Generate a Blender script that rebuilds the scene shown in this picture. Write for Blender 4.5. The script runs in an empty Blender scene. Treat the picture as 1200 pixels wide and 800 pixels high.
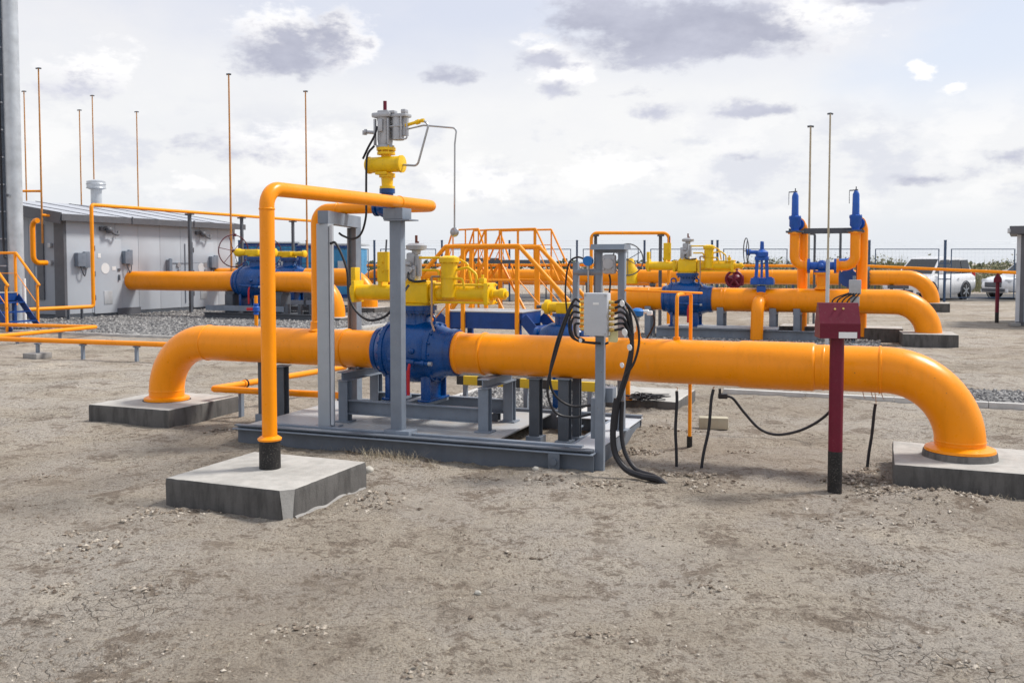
import bpy, bmesh, math, random
from mathutils import Vector as V, Matrix, noise
R = math.radians
random.seed(7)
scene = bpy.context.scene
COL = scene.collection

# ------------------------------------------------------------------ camera
H = 1.72; F = 1080.0; TH = R(2.7); YC = 359.0
cd = bpy.data.cameras.new('camera'); cam = bpy.data.objects.new('camera', cd); COL.objects.link(cam)
cd.sensor_width = 36; cd.lens = F/1200*36; cd.clip_end = 5000; cd.clip_start = .1
cam.location = (0, 0, H); cam.rotation_euler = (R(90)-TH, 0, 0)
cd.shift_y = -(400-YC)/1200
cd.dof.use_dof = True; cd.dof.focus_distance = 8.2; cd.dof.aperture_fstop = 5
scene.camera = cam

# --------------------------------------------- site measuring helpers
def ray(px, py):
    r = (px-600)/F; u = (YC-py)/F
    return V((r, math.cos(TH)+u*math.sin(TH), u*math.cos(TH)-math.sin(TH)))
def W(px, py, z=0.0):                # point of the horizontal level z
    d = ray(px, py); t = (z-H)/d.z
    return V((d.x*t, d.y*t, z))
def D(px, py, Y):                    # point at distance Y
    d = ray(px, py); t = Y/d.y
    return V((d.x*t, Y, H+d.z*t))
A = R(22); UX = V((math.cos(A), -math.sin(A), 0)); VX = V((math.sin(A), math.cos(A), 0)); O = V((0, 8.71, 0))
def S(u, v, z=0.0): return O+UX*u+VX*v+V((0, 0, z))
def ul(px, v, py=400):               # station along the site line v seen in a column
    d = ray(px, py); k = d.x/d.y; b = O+VX*v
    return (k*b.y-b.x)/(UX.x-k*UX.y)
def uv(p):
    q = p-O; return q.dot(UX), q.dot(VX)

# ------------------------------------------------------------------ materials
def mat(name): 
    m = bpy.data.materials.new(name); m.use_nodes = True
    nt = m.node_tree; return m, nt, nt.nodes, nt.links, nt.nodes['Principled BSDF']
def coords(N, L, kind='Object', scale=1.0):
    tc = N.new('ShaderNodeTexCoord'); mp = N.new('ShaderNodeMapping')
    mp.inputs['Scale'].default_value = (scale,)*3 if not hasattr(scale, '__len__') else scale
    L.new(tc.outputs[kind], mp.inputs['Vector']); return mp.outputs['Vector']
def nz(N, L, vec, scale, detail=6, rough=.55):
    n = N.new('ShaderNodeTexNoise'); n.inputs['Scale'].default_value = scale
    n.inputs['Detail'].default_value = detail; n.inputs['Roughness'].default_value = rough
    L.new(vec, n.inputs['Vector']); return n.outputs['Fac']
def ramp(N, L, fac, stops):
    r = N.new('ShaderNodeValToRGB'); cr = r.color_ramp
    while len(cr.elements) < len(stops): cr.elements.new(.5)
    for e, (p, c) in zip(cr.elements, stops):
        e.position = p; e.color = (*c, 1) if hasattr(c, '__len__') else (c, c, c, 1)
    L.new(fac, r.inputs['Fac']); return r.outputs['Color']
def mixc(N, L, fac, a, b, mode='MIX'):
    m = N.new('ShaderNodeMix'); m.data_type = 'RGBA'; m.blend_type = mode
    for s, i in ((fac, 0), (a, 6), (b, 7)):
        if isinstance(s, (int, float)): m.inputs[i].default_value = s
        elif isinstance(s, tuple): m.inputs[i].default_value = (*s, 1)
        else: L.new(s, m.inputs[i])
    return m.outputs[2]
def bump(N, L, P, h, strength=.3, dist=.01):
    b = N.new('ShaderNodeBump'); b.inputs['Strength'].default_value = strength; b.inputs['Distance'].default_value = dist
    L.new(h, b.inputs['Height']); L.new(b.outputs['Normal'], P.inputs['Normal'])
MATS = {}
def paint(name, c, rough=.4, metal=0, var=.12, dirt=.25, dirtc=(.33, .28, .22), bmp=.06, scale=6, coat=0, spec=.32, chips=0):
    m, nt, N, L, P = mat(name); vec = coords(N, L)
    n1 = nz(N, L, vec, scale); n2 = nz(N, L, vec, scale*9, 8, .7)
    dark = tuple(x*(1-var) for x in c); lite = tuple(min(1, x*(1+var*.7)) for x in c)
    base = ramp(N, L, n1, [(.3, dark), (.7, lite)])
    dm = ramp(N, L, n2, [(.55, 0.0), (.8, 1.0)])
    mm = N.new('ShaderNodeMath'); mm.operation = 'MULTIPLY'; mm.inputs[1].default_value = dirt; L.new(dm, mm.inputs[0])
    colr = mixc(N, L, mm.outputs[0], base, dirtc)
    if chips:   # scuffs, runs and small chips in the coat
        n3 = nz(N, L, vec, 31, 3, .5); n4 = nz(N, L, coords(N, L, scale=(2.2, 2.2, .5)), 5, 8, .68)
        colr = mixc(N, L, ramp(N, L, n4, [(.52, 0.0), (.70, chips*.55)]), colr, tuple(x*.55 for x in c))
        colr = mixc(N, L, ramp(N, L, n4, [(.30, chips*.30), (.42, 0.0)]), colr, tuple(min(1, x*.6+.25) for x in c))
        colr = mixc(N, L, ramp(N, L, n3, [(.735, 0.0), (.755, min(1, chips*2))]), colr, (.16, .10, .06))
    L.new(colr, P.inputs['Base Color'])
    L.new(ramp(N, L, n2, [(.3, max(.05, rough-.08)), (.75, min(1, rough+.15))]), P.inputs['Roughness'])
    P.inputs['Metallic'].default_value = metal; P.inputs['Specular IOR Level'].default_value = spec
    if coat: P.inputs['Coat Weight'].default_value = coat; P.inputs['Coat Roughness'].default_value = .15
    if bmp: bump(N, L, P, n2, bmp, .004)
    MATS[name] = m; return m
ORANGE = paint('orange_paint', (.95, .300, .0), .31, var=.05, dirt=.10, dirtc=(.45, .17, .01), bmp=.025, scale=2.2, spec=.34, chips=.4)
OTUBE = paint('orange_tube_paint', (.92, .31, .002), .45, var=.08, dirt=.12, dirtc=(.4, .2, .06))
YELLOW = paint('yellow_paint', (.84, .52, .0), .42, var=.12, dirt=.35, dirtc=(.30, .17, .02), bmp=.10, scale=7, chips=.5, spec=.45)
BLUE = paint('blue_paint', (.0, .058, .235), .24, var=.3, dirt=.08, dirtc=(.05, .10, .22), bmp=.12, scale=5, chips=.3, spec=.5)
STBLUE = paint('stair_blue_paint', (.006, .048, .21), .42, var=.2, dirt=.12)
PSVBLUE = paint('valve_blue_paint', (.02, .10, .42), .4, var=.15, dirt=.1)
GREY = paint('grey_steel_paint', (.195, .23, .28), .42, var=.14, dirt=.35, chips=.5)
BEAM_SHADED = paint('grey_paint_shaded', (.115, .135, .165), .45, var=.15, dirt=.25)  # skid grey darkened: shade on the beams is put into the colour
DGREY = paint('dark_grey_paint', (.085, .097, .115), .5, var=.15, dirt=.25)
LGREY = paint('light_grey_paint', (.48, .50, .53), .42, var=.06, dirt=.12)
ALU = paint('cast_aluminium', (.42, .43, .45), .45, metal=.5, var=.15, dirt=.2)
GALV = paint('galvanised_steel', (.50, .53, .56), .4, metal=.35, var=.2, dirt=.1, scale=3)
DECK = None
MAROON = paint('maroon_paint', (.135, .005, .022), .42, var=.12, dirt=.10, dirtc=(.4, .3, .28))
RUST = paint('rust_brown_paint', (.16, .05, .03), .6, var=.3, dirt=.3)
REDP = paint('red_paint', (.5, .02, .03), .4, var=.15, dirt=.15)
BLACKR = paint('black_cable_rubber', (.022, .022, .026), .5, var=.2, dirt=.35, dirtc=(.14, .12, .1))
BITUM = paint('black_bitumen', (.018, .017, .017), .6, var=.4, dirt=.8, dirtc=(.36, .33, .29), bmp=.6, scale=12)
COPPER = paint('dull_copper', (.42, .27, .18), .35, metal=.7, var=.2)
STEEL = paint('stainless_tube', (.42, .43, .44), .3, metal=.8, var=.15)
BRASS = paint('brass', (.65, .45, .14), .3, metal=.8, var=.1)
WHITE = paint('white_paint', (.78, .78, .77), .4, var=.05, dirt=.12)
GBLUE = paint('bright_blue_cap', (.015, .16, .48), .35, var=.1, dirt=.08)
FENCEB = paint('fence_blue_paint', (.045, .085, .16), .5, var=.15, dirt=.2)
MASTM = paint('mast_paint', (.50, .22, .05), .5, var=.25, dirt=.2)
MASTG = paint('mast_grey_paint', (.42, .36, .25), .5, var=.2, dirt=.2)
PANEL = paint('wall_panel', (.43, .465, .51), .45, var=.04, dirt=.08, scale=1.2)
PANEL_SHADED = paint('wall_panel_shaded', (.30, .325, .365), .45, var=.05, dirt=.1, scale=1.2)  # wall panel colour darkened to shade the walls turned from the sun
ROOFM = paint('grey_roof_sheet', (.40, .42, .46), .45, var=.1, dirt=.1, scale=2)
TRIMM = paint('dark_trim', (.11, .115, .13), .45, var=.1, dirt=.15)
TYRE = paint('tyre_rubber', (.02, .02, .021), .7, var=.2, dirt=.4)
CARW = paint('car_white', (.80, .81, .82), .18, var=.02, dirt=.05, bmp=0, coat=.8)
WOODM = paint('old_timber', (.36, .29, .20), .8, var=.3, dirt=.3)
STONE = paint('pale_stone', (.45, .43, .38), .85, var=.3, dirt=.3, bmp=.4, scale=14)
m, nt, N, L, P = mat('dark_glass'); P.inputs['Base Color'].default_value = (.02, .025, .03, 1); P.inputs['Roughness'].default_value = .05; GLASS = m
m, nt, N, L, P = mat('lamp_glass_red'); P.inputs['Base Color'].default_value = (.5, .02, .02, 1); P.inputs['Roughness'].default_value = .1; TAILM = m
m, nt, N, L, P = mat('lamp_glass'); P.inputs['Base Color'].default_value = (.6, .62, .65, 1); P.inputs['Roughness'].default_value = .08; LAMPM = m

def concrete(name, c, stain, sc=3.0):
    m, nt, N, L, P = mat(name); vec = coords(N, L)
    n1 = nz(N, L, vec, sc, 8, .65); n2 = nz(N, L, vec, sc*16, 6, .7)
    v2 = coords(N, L, scale=(1, 1, .22)); n3 = nz(N, L, v2, sc*3, 6, .6)
    a = ramp(N, L, n1, [(.32, tuple(x*.78 for x in c)), (.55, c), (.75, tuple(min(1, x*1.15) for x in c))])
    b = mixc(N, L, ramp(N, L, n3, [(.45, 0.0), (.65, stain)]), a, tuple(x*.45 for x in c))
    L.new(mixc(N, L, ramp(N, L, n2, [(.62, 0.0), (.72, .5)]), b, tuple(x*.4 for x in c)), P.inputs['Base Color'])
    P.inputs['Roughness'].default_value = .9
    bump(N, L, P, n2, .5, .008); return m
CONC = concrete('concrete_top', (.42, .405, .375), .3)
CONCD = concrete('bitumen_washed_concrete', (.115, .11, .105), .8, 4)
CONCM = concrete('concrete_grey', (.30, .29, .275), .3)
SEAL = concrete('tarred_mortar', (.16, .15, .14), .8, 6)

# checker plate deck
m, nt, N, L, P = mat('tread_plate'); vec = coords(N, L)
w1 = N.new('ShaderNodeTexVoronoi'); w1.inputs['Scale'].default_value = 26; w1.feature = 'F1'; w1.inputs['Randomness'].default_value = 0
L.new(vec, w1.inputs['Vector']); n1 = nz(N, L, vec, 3)
L.new(mixc(N, L, ramp(N, L, n1, [(.45, .1), (.7, .75)]), (.40, .42, .44), (.42, .37, .31)), P.inputs['Base Color'])
P.inputs['Roughness'].default_value = .45; P.inputs['Metallic'].default_value = .15
bump(N, L, P, ramp(N, L, w1.outputs['Distance'], [(.2, 1.0), (.4, 0.0)]), .7, .006); DECK = m

# hazard stripes
m, nt, N, L, P = mat('hazard_stripes'); vec = coords(N, L)
sx = N.new('ShaderNodeSeparateXYZ'); L.new(vec, sx.inputs[0])
mm = N.new('ShaderNodeMath'); mm.operation = 'PINGPONG'; mm.inputs[1].default_value = .17; L.new(sx.outputs['X'], mm.inputs[0])
m2 = N.new('ShaderNodeMath'); m2.operation = 'GREATER_THAN'; m2.inputs[1].default_value = .085; L.new(mm.outputs[0], m2.inputs[0])
L.new(mixc(N, L, m2.outputs[0], (.03, .03, .028), (.70, .48, .02)), P.inputs['Base Color']); P.inputs['Roughness'].default_value = .5
HAZ = m

# corrugated blue container sheet
CONTB = paint('container_blue', (.05, .27, .50), .5, var=.3, dirt=.3, scale=1)

# ------------------------------------------------------------------ ground material
m, nt, N, L, P = mat('dry_soil'); vec = coords(N, L)
nb = nz(N, L, vec, .55, 6, .6); nm = nz(N, L, vec, 2.6, 8, .65); nf = nz(N, L, vec, 17, 8, .72); ng = nz(N, L, vec, 75, 4, .7)
base = ramp(N, L, nb, [(.32, (.31, .268, .215)), (.45, (.48, .42, .34)), (.56, (.47, .425, .37)), (.70, (.60, .53, .43))])
mb_ = N.new('ShaderNodeMath'); mb_.operation = 'MULTIPLY_ADD'; mb_.inputs[1].default_value = .55; L.new(nf, mb_.inputs[0]); L.new(nm, mb_.inputs[2])
base = mixc(N, L, ramp(N, L, mb_.outputs[0], [(.655, .85), (.74, 0.0)]), base, (.215, .17, .13))
base = mixc(N, L, ramp(N, L, nm, [(.56, 0.0), (.72, .65)]), base, (.47, .43, .37))
base = mixc(N, L, ramp(N, L, nf, [(.38, .75), (.47, 0.0)]), base, (.19, .155, .12))  # soil specks, and relief shade painted in: bump hollows darker, crests lighter
base = mixc(N, L, ramp(N, L, nf, [(.58, 0.0), (.72, .55)]), base, (.52, .47, .40))
base = mixc(N, L, ramp(N, L, ng, [(.39, .7), (.48, 0.0)]), base, (.15, .122, .098))
base = mixc(N, L, ramp(N, L, ng, [(.57, 0.0), (.68, .55)]), base, (.64, .58, .50))
# trodden smooth clay where the crumbs are pressed flat
clay = ramp(N, L, nz(N, L, coords(N, L, scale=(.8, 1.1, 1)), .95, 7, .62), [(.52, 0.0), (.62, .5)])
base = mixc(N, L, clay, base, ramp(N, L, nm, [(.35, (.40, .355, .30)), (.65, (.55, .495, .42))]))
# dark flecks stretched along x
vs = coords(N, L, scale=(.9, 2.6, 1)); ns = nz(N, L, vs, 4.6, 10, .78)
base = mixc(N, L, ramp(N, L, ns, [(.57, 0.0), (.66, .7)]), base, (.13, .105, .085))
nlow = nz(N, L, vec, .23, 5, .6)
base = mixc(N, L, ramp(N, L, nlow, [(.40, .42), (.54, 0.0)]), base, (.245, .195, .145))
# drying cracks in patches
vo = N.new('ShaderNodeTexVoronoi'); vo.feature = 'DISTANCE_TO_EDGE'; vo.inputs['Scale'].default_value = 10
wv = N.new('ShaderNodeVectorMath'); wv.operation = 'MULTIPLY_ADD'; wv.inputs[1].default_value = (.16, .16, .16)
nc = N.new('ShaderNodeTexNoise'); nc.inputs['Scale'].default_value = 6; L.new(vec, nc.inputs['Vector'])
L.new(nc.outputs['Color'], wv.inputs[0]); L.new(vec, wv.inputs[2]); L.new(wv.outputs[0], vo.inputs['Vector'])
crk = ramp(N, L, vo.outputs['Distance'], [(0.0, 1.0), (.034, 0.0)])
npatch = nz(N, L, coords(N, L, scale=1), .8, 4)
cm = N.new('ShaderNodeMath'); cm.operation = 'MULTIPLY'; L.new(crk, cm.inputs[0]); L.new(ramp(N, L, npatch, [(.53, 0.0), (.66, .5)]), cm.inputs[1])
base = mixc(N, L, cm.outputs[0], base, (.11, .09, .075))
L.new(base, P.inputs['Base Color']); P.inputs['Roughness'].default_value = .95; P.inputs['Specular IOR Level'].default_value = .2
ad = N.new('ShaderNodeMath'); ad.operation = 'MULTIPLY_ADD'; ad.inputs[1].default_value = .35; L.new(ng, ad.inputs[0]); L.new(nf, ad.inputs[2])
a2 = N.new('ShaderNodeMath'); a2.operation = 'SUBTRACT'; L.new(ad.outputs[0], a2.inputs[0]); L.new(cm.outputs[0], a2.inputs[1])
bump(N, L, P, a2.outputs[0], 1.0, .06); SOIL = m

m, nt, N, L, P = mat('gravel_bed'); vec = coords(N, L)
vo = N.new('ShaderNodeTexVoronoi'); vo.inputs['Scale'].default_value = 26; L.new(vec, vo.inputs['Vector'])
bw = N.new('ShaderNodeRGBToBW'); L.new(vo.outputs['Color'], bw.inputs[0])
L.new(ramp(N, L, bw.outputs[0], [(.15, (.08, .08, .085)), (.5, (.18, .178, .175)), (.85, (.34, .335, .325))]), P.inputs['Base Color'])
P.inputs['Roughness'].default_value = .9; bump(N, L, P, vo.outputs['Distance'], 1, .04); GRAV = m
m, nt, N, L, P = mat('gravel_stone'); 
oi = N.new('ShaderNodeNewGeometry'); L.new(ramp(N, L, oi.outputs['Random Per Island'], [(0.0, (.08, .08, .085)), (.5, (.19, .187, .183)), (1.0, (.38, .37, .355))]), P.inputs['Base Color'])
P.inputs['Roughness'].default_value = .85; GSTONE = m
m, nt, N, L, P = mat('soil_clod')
oi = N.new('ShaderNodeNewGeometry'); L.new(ramp(N, L, oi.outputs['Random Per Island'], [(0.0, (.13, .10, .075)), (.6, (.30, .25, .195)), (1.0, (.50, .45, .38))]), P.inputs['Base Color'])
P.inputs['Roughness'].default_value = .95; CLOD = m
m, nt, N, L, P = mat('straw')
oi = N.new('ShaderNodeNewGeometry'); L.new(ramp(N, L, oi.outputs['Random Per Island'], [(0.0, (.17, .13, .09)), (.6, (.34, .28, .19)), (1.0, (.50, .45, .33))]), P.inputs['Base Color'])
P.inputs['Roughness'].default_value = .9; STRAW = m
m, nt, N, L, P = mat('scrub_leaf')
oi = N.new('ShaderNodeNewGeometry'); L.new(ramp(N, L, oi.outputs['Random Per Island'], [(0.0, (.14, .155, .08)), (.45, (.22, .225, .12)), (.75, (.31, .29, .17)), (1.0, (.40, .36, .24))]), P.inputs['Base Color'])
P.inputs['Roughness'].default_value = .9; SCRUB = m
m, nt, N, L, P = mat('tree_leaf')
oi = N.new('ShaderNodeNewGeometry'); L.new(ramp(N, L, oi.outputs['Random Per Island'], [(0.0, (.025, .035, .018)), (.6, (.055, .075, .03)), (1.0, (.11, .12, .05))]), P.inputs['Base Color'])
P.inputs['Roughness'].default_value = .9; LEAF = m
ASPH = paint('asphalt', (.085, .083, .082), .9, var=.25, dirt=.5, dirtc=(.22, .2, .17), bmp=.3, scale=1.5)
KERB = concrete('kerb_concrete', (.52, .51, .49), .1, 4)
CARTON = paint('pale_yellow_tag', (.72, .68, .38), .6, var=.05, dirt=.1)

# ------------------------------------------------------------------ mesh builder
def frame(d, up=None):
    d = d.normalized(); up = up or (V((0, 0, 1)) if abs(d.z) < .95 else V((0, 1, 0)))
    s = d.cross(up).normalized(); return s, s.cross(d).normalized(), d
def fillet(pts, rad, n=8):
    pts = [V(p) for p in pts]; out = [pts[0]]
    for i in range(1, len(pts)-1):
        a = (pts[i-1]-pts[i]); b = (pts[i+1]-pts[i]); la, lb = a.length, b.length; a.normalize(); b.normalize()
        ang = a.angle(b)
        if ang > R(175): out.append(pts[i]); continue
        t = min(rad/math.tan(ang/2), la*.49 if i > 1 else la*.98, lb*.49 if i < len(pts)-2 else lb*.98)
        r = t*math.tan(ang/2); bis = (a+b).normalized(); c = pts[i]+bis*(r/math.sin(ang/2))
        p0 = pts[i]+a*t-c; p1 = pts[i]+b*t-c; tot = p0.angle(p1); ax = p0.cross(p1).normalized()
        for k in range(n+1): out.append(c+Matrix.Rotation(tot*k/n, 3, ax) @ p0)
    out.append(pts[-1]); return out
def spline(pts, n=8):
    pts = [V(p) for p in pts]; q = [pts[0]*2-pts[1]]+pts+[pts[-1]*2-pts[-2]]; out = []
    for i in range(1, len(q)-2):
        a, b, c, d = q[i-1:i+3]
        for k in range(n):
            t = k/n; out.append(.5*((2*b)+(c-a)*t+(2*a-5*b+4*c-d)*t*t+(3*b-a-3*c+d)*t**3))
    out.append(pts[-1]); return out
class MB:
    def __init__(s): s.v = []; s.f = []
    def add(s, vs, fs):
        n = len(s.v); s.v += [V(p) for p in vs]; s.f += [[i+n for i in f] for f in fs]; return s
    def box(s, c, d, rot=None, bev=0):
        hx, hy, hz = d[0]/2, d[1]/2, d[2]/2
        vs = [V((x, y, z)) for z in (-hz, hz) for y in (-hy, hy) for x in (-hx, hx)]
        fs = [[0, 2, 3, 1], [4, 5, 7, 6], [0, 1, 5, 4], [2, 6, 7, 3], [0, 4, 6, 2], [1, 3, 7, 5]]
        if bev:
            b = bmesh.new(); bv = [b.verts.new(p) for p in vs]
            for f in fs: b.faces.new([bv[i] for i in f])
            bmesh.ops.bevel(b, geom=b.edges[:], offset=min(bev, min(d)*.45), segments=2, affect='EDGES', profile=.6)
            b.verts.index_update(); vs = [v.co.copy() for v in b.verts]; fs = [[v.index for v in f.verts] for f in b.faces]; b.free()
        if rot is not None:
            if not isinstance(rot, Matrix): rot = Matrix.Rotation(rot, 3, 'Z')
            vs = [rot @ p for p in vs]
        c = V(c); return s.add([p+c for p in vs], fs)
    def extr(s, poly, p0, p1, up=None):
        p0, p1 = V(p0), V(p1); a, b, d = frame(p1-p0, up); n = len(poly)
        vs = [p+a*x+b*y for p in (p0, p1) for x, y in poly]
        ar = sum(poly[i][0]*poly[(i+1) % n][1]-poly[(i+1) % n][0]*poly[i][1] for i in range(n))
        fs = [[i, (i+1) % n, n+(i+1) % n, n+i] for i in range(n)]+[list(range(n))[::-1], list(range(n, 2*n))]
        if ar > 0: fs = [f[::-1] for f in fs]
        return s.add(vs, [f[::-1] for f in fs])
    def bar(s, p0, p1, w, h, up=None):
        return s.extr([(-w/2, -h/2), (w/2, -h/2), (w/2, h/2), (-w/2, h/2)], p0, p1, up)
    def hbeam(s, p0, p1, w, h, t=.012, up=None):
        a, b = w/2, h/2; k = t/2
        return s.extr([(-a, -b), (a, -b), (a, -b+t), (k, -b+t), (k, b-t), (a, b-t), (a, b), (-a, b), (-a, b-t), (-k, b-t), (-k, -b+t), (-a, -b+t)], p0, p1, up)
    def channel(s, p0, p1, w, h, t=.01, up=None):
        a, b = w/2, h/2
        return s.extr([(-a, -b), (a, -b), (a, -b+t), (-a+t, -b+t), (-a+t, b-t), (a, b-t), (a, b), (-a, b)], p0, p1, up)
    def tube(s, pts, r, seg=12, bend=0, nb=8, cap=True):
        pts = [V(p) for p in pts]
        if bend: pts = fillet(pts, bend, nb)
        pts = [p for i, p in enumerate(pts) if i == 0 or (p-pts[i-1]).length > 1e-5]
        n = len(pts); rr = r if hasattr(r, '__len__') else [r]*n
        d = (pts[1]-pts[0]).normalized(); a, b, _ = frame(d); vs = []
        for i, p in enumerate(pts):
            dn = ((pts[min(i+1, n-1)]-p).normalized()+(p-pts[max(i-1, 0)]).normalized())
            dn = dn.normalized() if dn.length > 1e-6 else d
            q = d.rotation_difference(dn); a = q @ a; b = q @ b; d = dn
            vs += [p+(a*math.cos(2*math.pi*k/seg)+b*math.sin(2*math.pi*k/seg))*rr[i] for k in range(seg)]
        fs = [[i*seg+k, (i+1)*seg+k, (i+1)*seg+(k+1) % seg, i*seg+(k+1) % seg] for i in range(n-1) for k in range(seg)]
        if cap: fs += [list(range(seg)), list(range((n-1)*seg, n*seg))[::-1]]
        return s.add(vs, fs)
    def cyl(s, p0, p1, r, r2=None, seg=16): return s.tube([p0, p1], [r, r if r2 is None else r2], seg)
    def lathe(s, p0, d, prof, seg=32):
        a, b, d = frame(V(d)); p0 = V(p0); vs = []; n = len(prof)
        for t, r in prof: vs += [p0+d*t+(a*math.cos(2*math.pi*k/seg)+b*math.sin(2*math.pi*k/seg))*r for k in range(seg)]
        fs = [[i*seg+k, (i+1)*seg+k, (i+1)*seg+(k+1) % seg, i*seg+(k+1) % seg] for i in range(n-1) for k in range(seg)]
        fs += [list(range(seg)), list(range((n-1)*seg, n*seg))[::-1]]
        return s.add(vs, fs)
    def torus(s, c, d, RR, r, seg=24, rs=8):
        a, b, d = frame(V(d)); c = V(c); vs = []
        for i in range(seg):
            t = 2*math.pi*i/seg; e = a*math.cos(t)+b*math.sin(t)
            vs += [c+e*(RR+r*math.cos(2*math.pi*k/rs))+d*r*math.sin(2*math.pi*k/rs) for k in range(rs)]
        fs = [[i*rs+k, i*rs+(k+1) % rs, ((i+1) % seg)*rs+(k+1) % rs, ((i+1) % seg)*rs+k] for i in range(seg) for k in range(rs)]
        return s.add(vs, fs)
    def bolts(s, c, d, RR, n, r=.012, h=.03, off=0):
        a, b, d = frame(V(d)); c = V(c)
        for i in range(n):
            t = 2*math.pi*(i+off)/n; p = c+(a*math.cos(t)+b*math.sin(t))*RR
            s.cyl(p-d*h/2, p+d*h/2, r, seg=6)
        return s
    def sphere(s, c, r, seg=14, sc=(1, 1, 1)):
        c = V(c); n = seg//2
        vs = [c+V((r*sc[0]*math.sin(math.pi*j/n)*math.cos(2*math.pi*k/seg), r*sc[1]*math.sin(math.pi*j/n)*math.sin(2*math.pi*k/seg), r*sc[2]*math.cos(math.pi*j/n))) for j in range(1, n) for k in range(seg)]
        vs += [c+V((0, 0, r*sc[2])), c-V((0, 0, r*sc[2]))]; m = (n-1)*seg
        fs = [[j*seg+k, (j+1)*seg+k, (j+1)*seg+(k+1) % seg, j*seg+(k+1) % seg] for j in range(n-2) for k in range(seg)]
        fs += [[m, k, (k+1) % seg] for k in range(seg)]+[[m+1, (n-2)*seg+(k+1) % seg, (n-2)*seg+k] for k in range(seg)]
        return s.add(vs, fs)

SPLIT = {'bumper', 'hand_pump', 'handle', 'weld_band', 'oil_tube', 'end_beam', 'test_lead', 'side_arm', 'loop_cable', 'cable_bundle', 'armoured_conduit', 'signal_cable', 'base_plate', 'paper_tag', 'wall_fitting', 'mid_post', 'deck_frame', 'body_bolts', 'base_rail', 'conduit', 'rivet', 'lid_screw', 'ladder_rail', 'looped_wire', 'stringer', 'corner_trim'}
def islands(mb):
    par = list(range(len(mb.v)))
    def fd(i):
        while par[i] != i: par[i] = par[par[i]]; i = par[i]
        return i
    for f in mb.f:
        r = fd(f[0])
        for i in f[1:]: par[fd(i)] = r
    gr = {}
    for f in mb.f: gr.setdefault(fd(f[0]), []).append(f)
    out = []
    for fs in gr.values():
        ids = sorted({i for f in fs for i in f}); ix = {i: k for k, i in enumerate(ids)}
        m_ = MB(); m_.v = [mb.v[i] for i in ids]; m_.f = [[ix[i] for i in f] for f in fs]; out.append(m_)
    return out
def build(name, mb, material, parent=None, world=False, loc=None, ang=38, flat=False):
    if name in SPLIT and parent is not None and len(mb.v) < 20000:
        nm = {'body_bolts': 'bolt'}.get(name, name)
        parts = islands(mb)
        return [build1(nm, q, material, parent, world, loc, ang, flat) for q in parts][0]
    return build1(name, mb, material, parent, world, loc, ang, flat)
def build1(name, mb, material, parent=None, world=False, loc=None, ang=38, flat=False):
    """link the builder as ONE mesh object; world=True: its points are site points"""
    me = bpy.data.meshes.new(name); off = V(loc) if loc is not None else None
    vs = mb.v
    if parent is not None and world:
        M = (Matrix.Translation(parent.location) @ parent.rotation_euler.to_matrix().to_4x4()).inverted()
        if parent.type == 'MESH': M = Matrix.Translation(-V(parent.location))
        if parent.parent is not None:
            g = parent.parent
            M = parent.matrix_basis.inverted() @ (Matrix.Translation(g.location) @ g.rotation_euler.to_matrix().to_4x4()).inverted()
        vs = [M @ p for p in vs]
    elif off is not None: vs = [p-off for p in vs]
    me.from_pydata([tuple(p) for p in vs], [], mb.f)
    b = bmesh.new(); b.from_mesh(me); bmesh.ops.recalc_face_normals(b, faces=b.faces[:]) if len(b.faces) < 60000 else None
    b.to_mesh(me); b.free()
    if not flat:
        me.polygons.foreach_set('use_smooth', [True]*len(me.polygons)); me.set_sharp_from_angle(angle=R(ang))
    me.materials.append(material)
    o = bpy.data.objects.new(name, me); COL.objects.link(o)
    if parent is not None: o.parent = parent
    elif off is not None: o.location = off
    return o
def tag(o, label=None, cat=None, group=None, kind=None):
    for k, x in (('label', label), ('category', cat), ('group', group), ('kind', kind)):
        if x: o[k] = x
    return o
def thing(name, label, cat, loc=(0, 0, 0), rz=0, group=None):
    o = bpy.data.objects.new(name, None); COL.objects.link(o); o.empty_display_size = .2
    o.location = loc; o.rotation_euler = (0, 0, rz); return tag(o, label, cat, group)
def site(name, label, cat, u, v, z=0, group=None): return thing(name, label, cat, S(u, v, z), -A, group)
def copy_tree(o, parent=None):
    c = o.copy(); COL.objects.link(c)
    if parent is not None: c.parent = parent
    for ch in list(o.children): copy_tree(ch, c)
    return c

# ================================================================== SETTING
def axis_grid(lo, hi, c, d0, g):
    a = [c]; d = d0
    while a[-1] < hi: a.append(a[-1]+d); d *= g
    b = [c]; d = d0
    while b[-1] > lo: b.append(b[-1]-d); d *= g
    return sorted(set(b[1:]+a))
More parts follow.
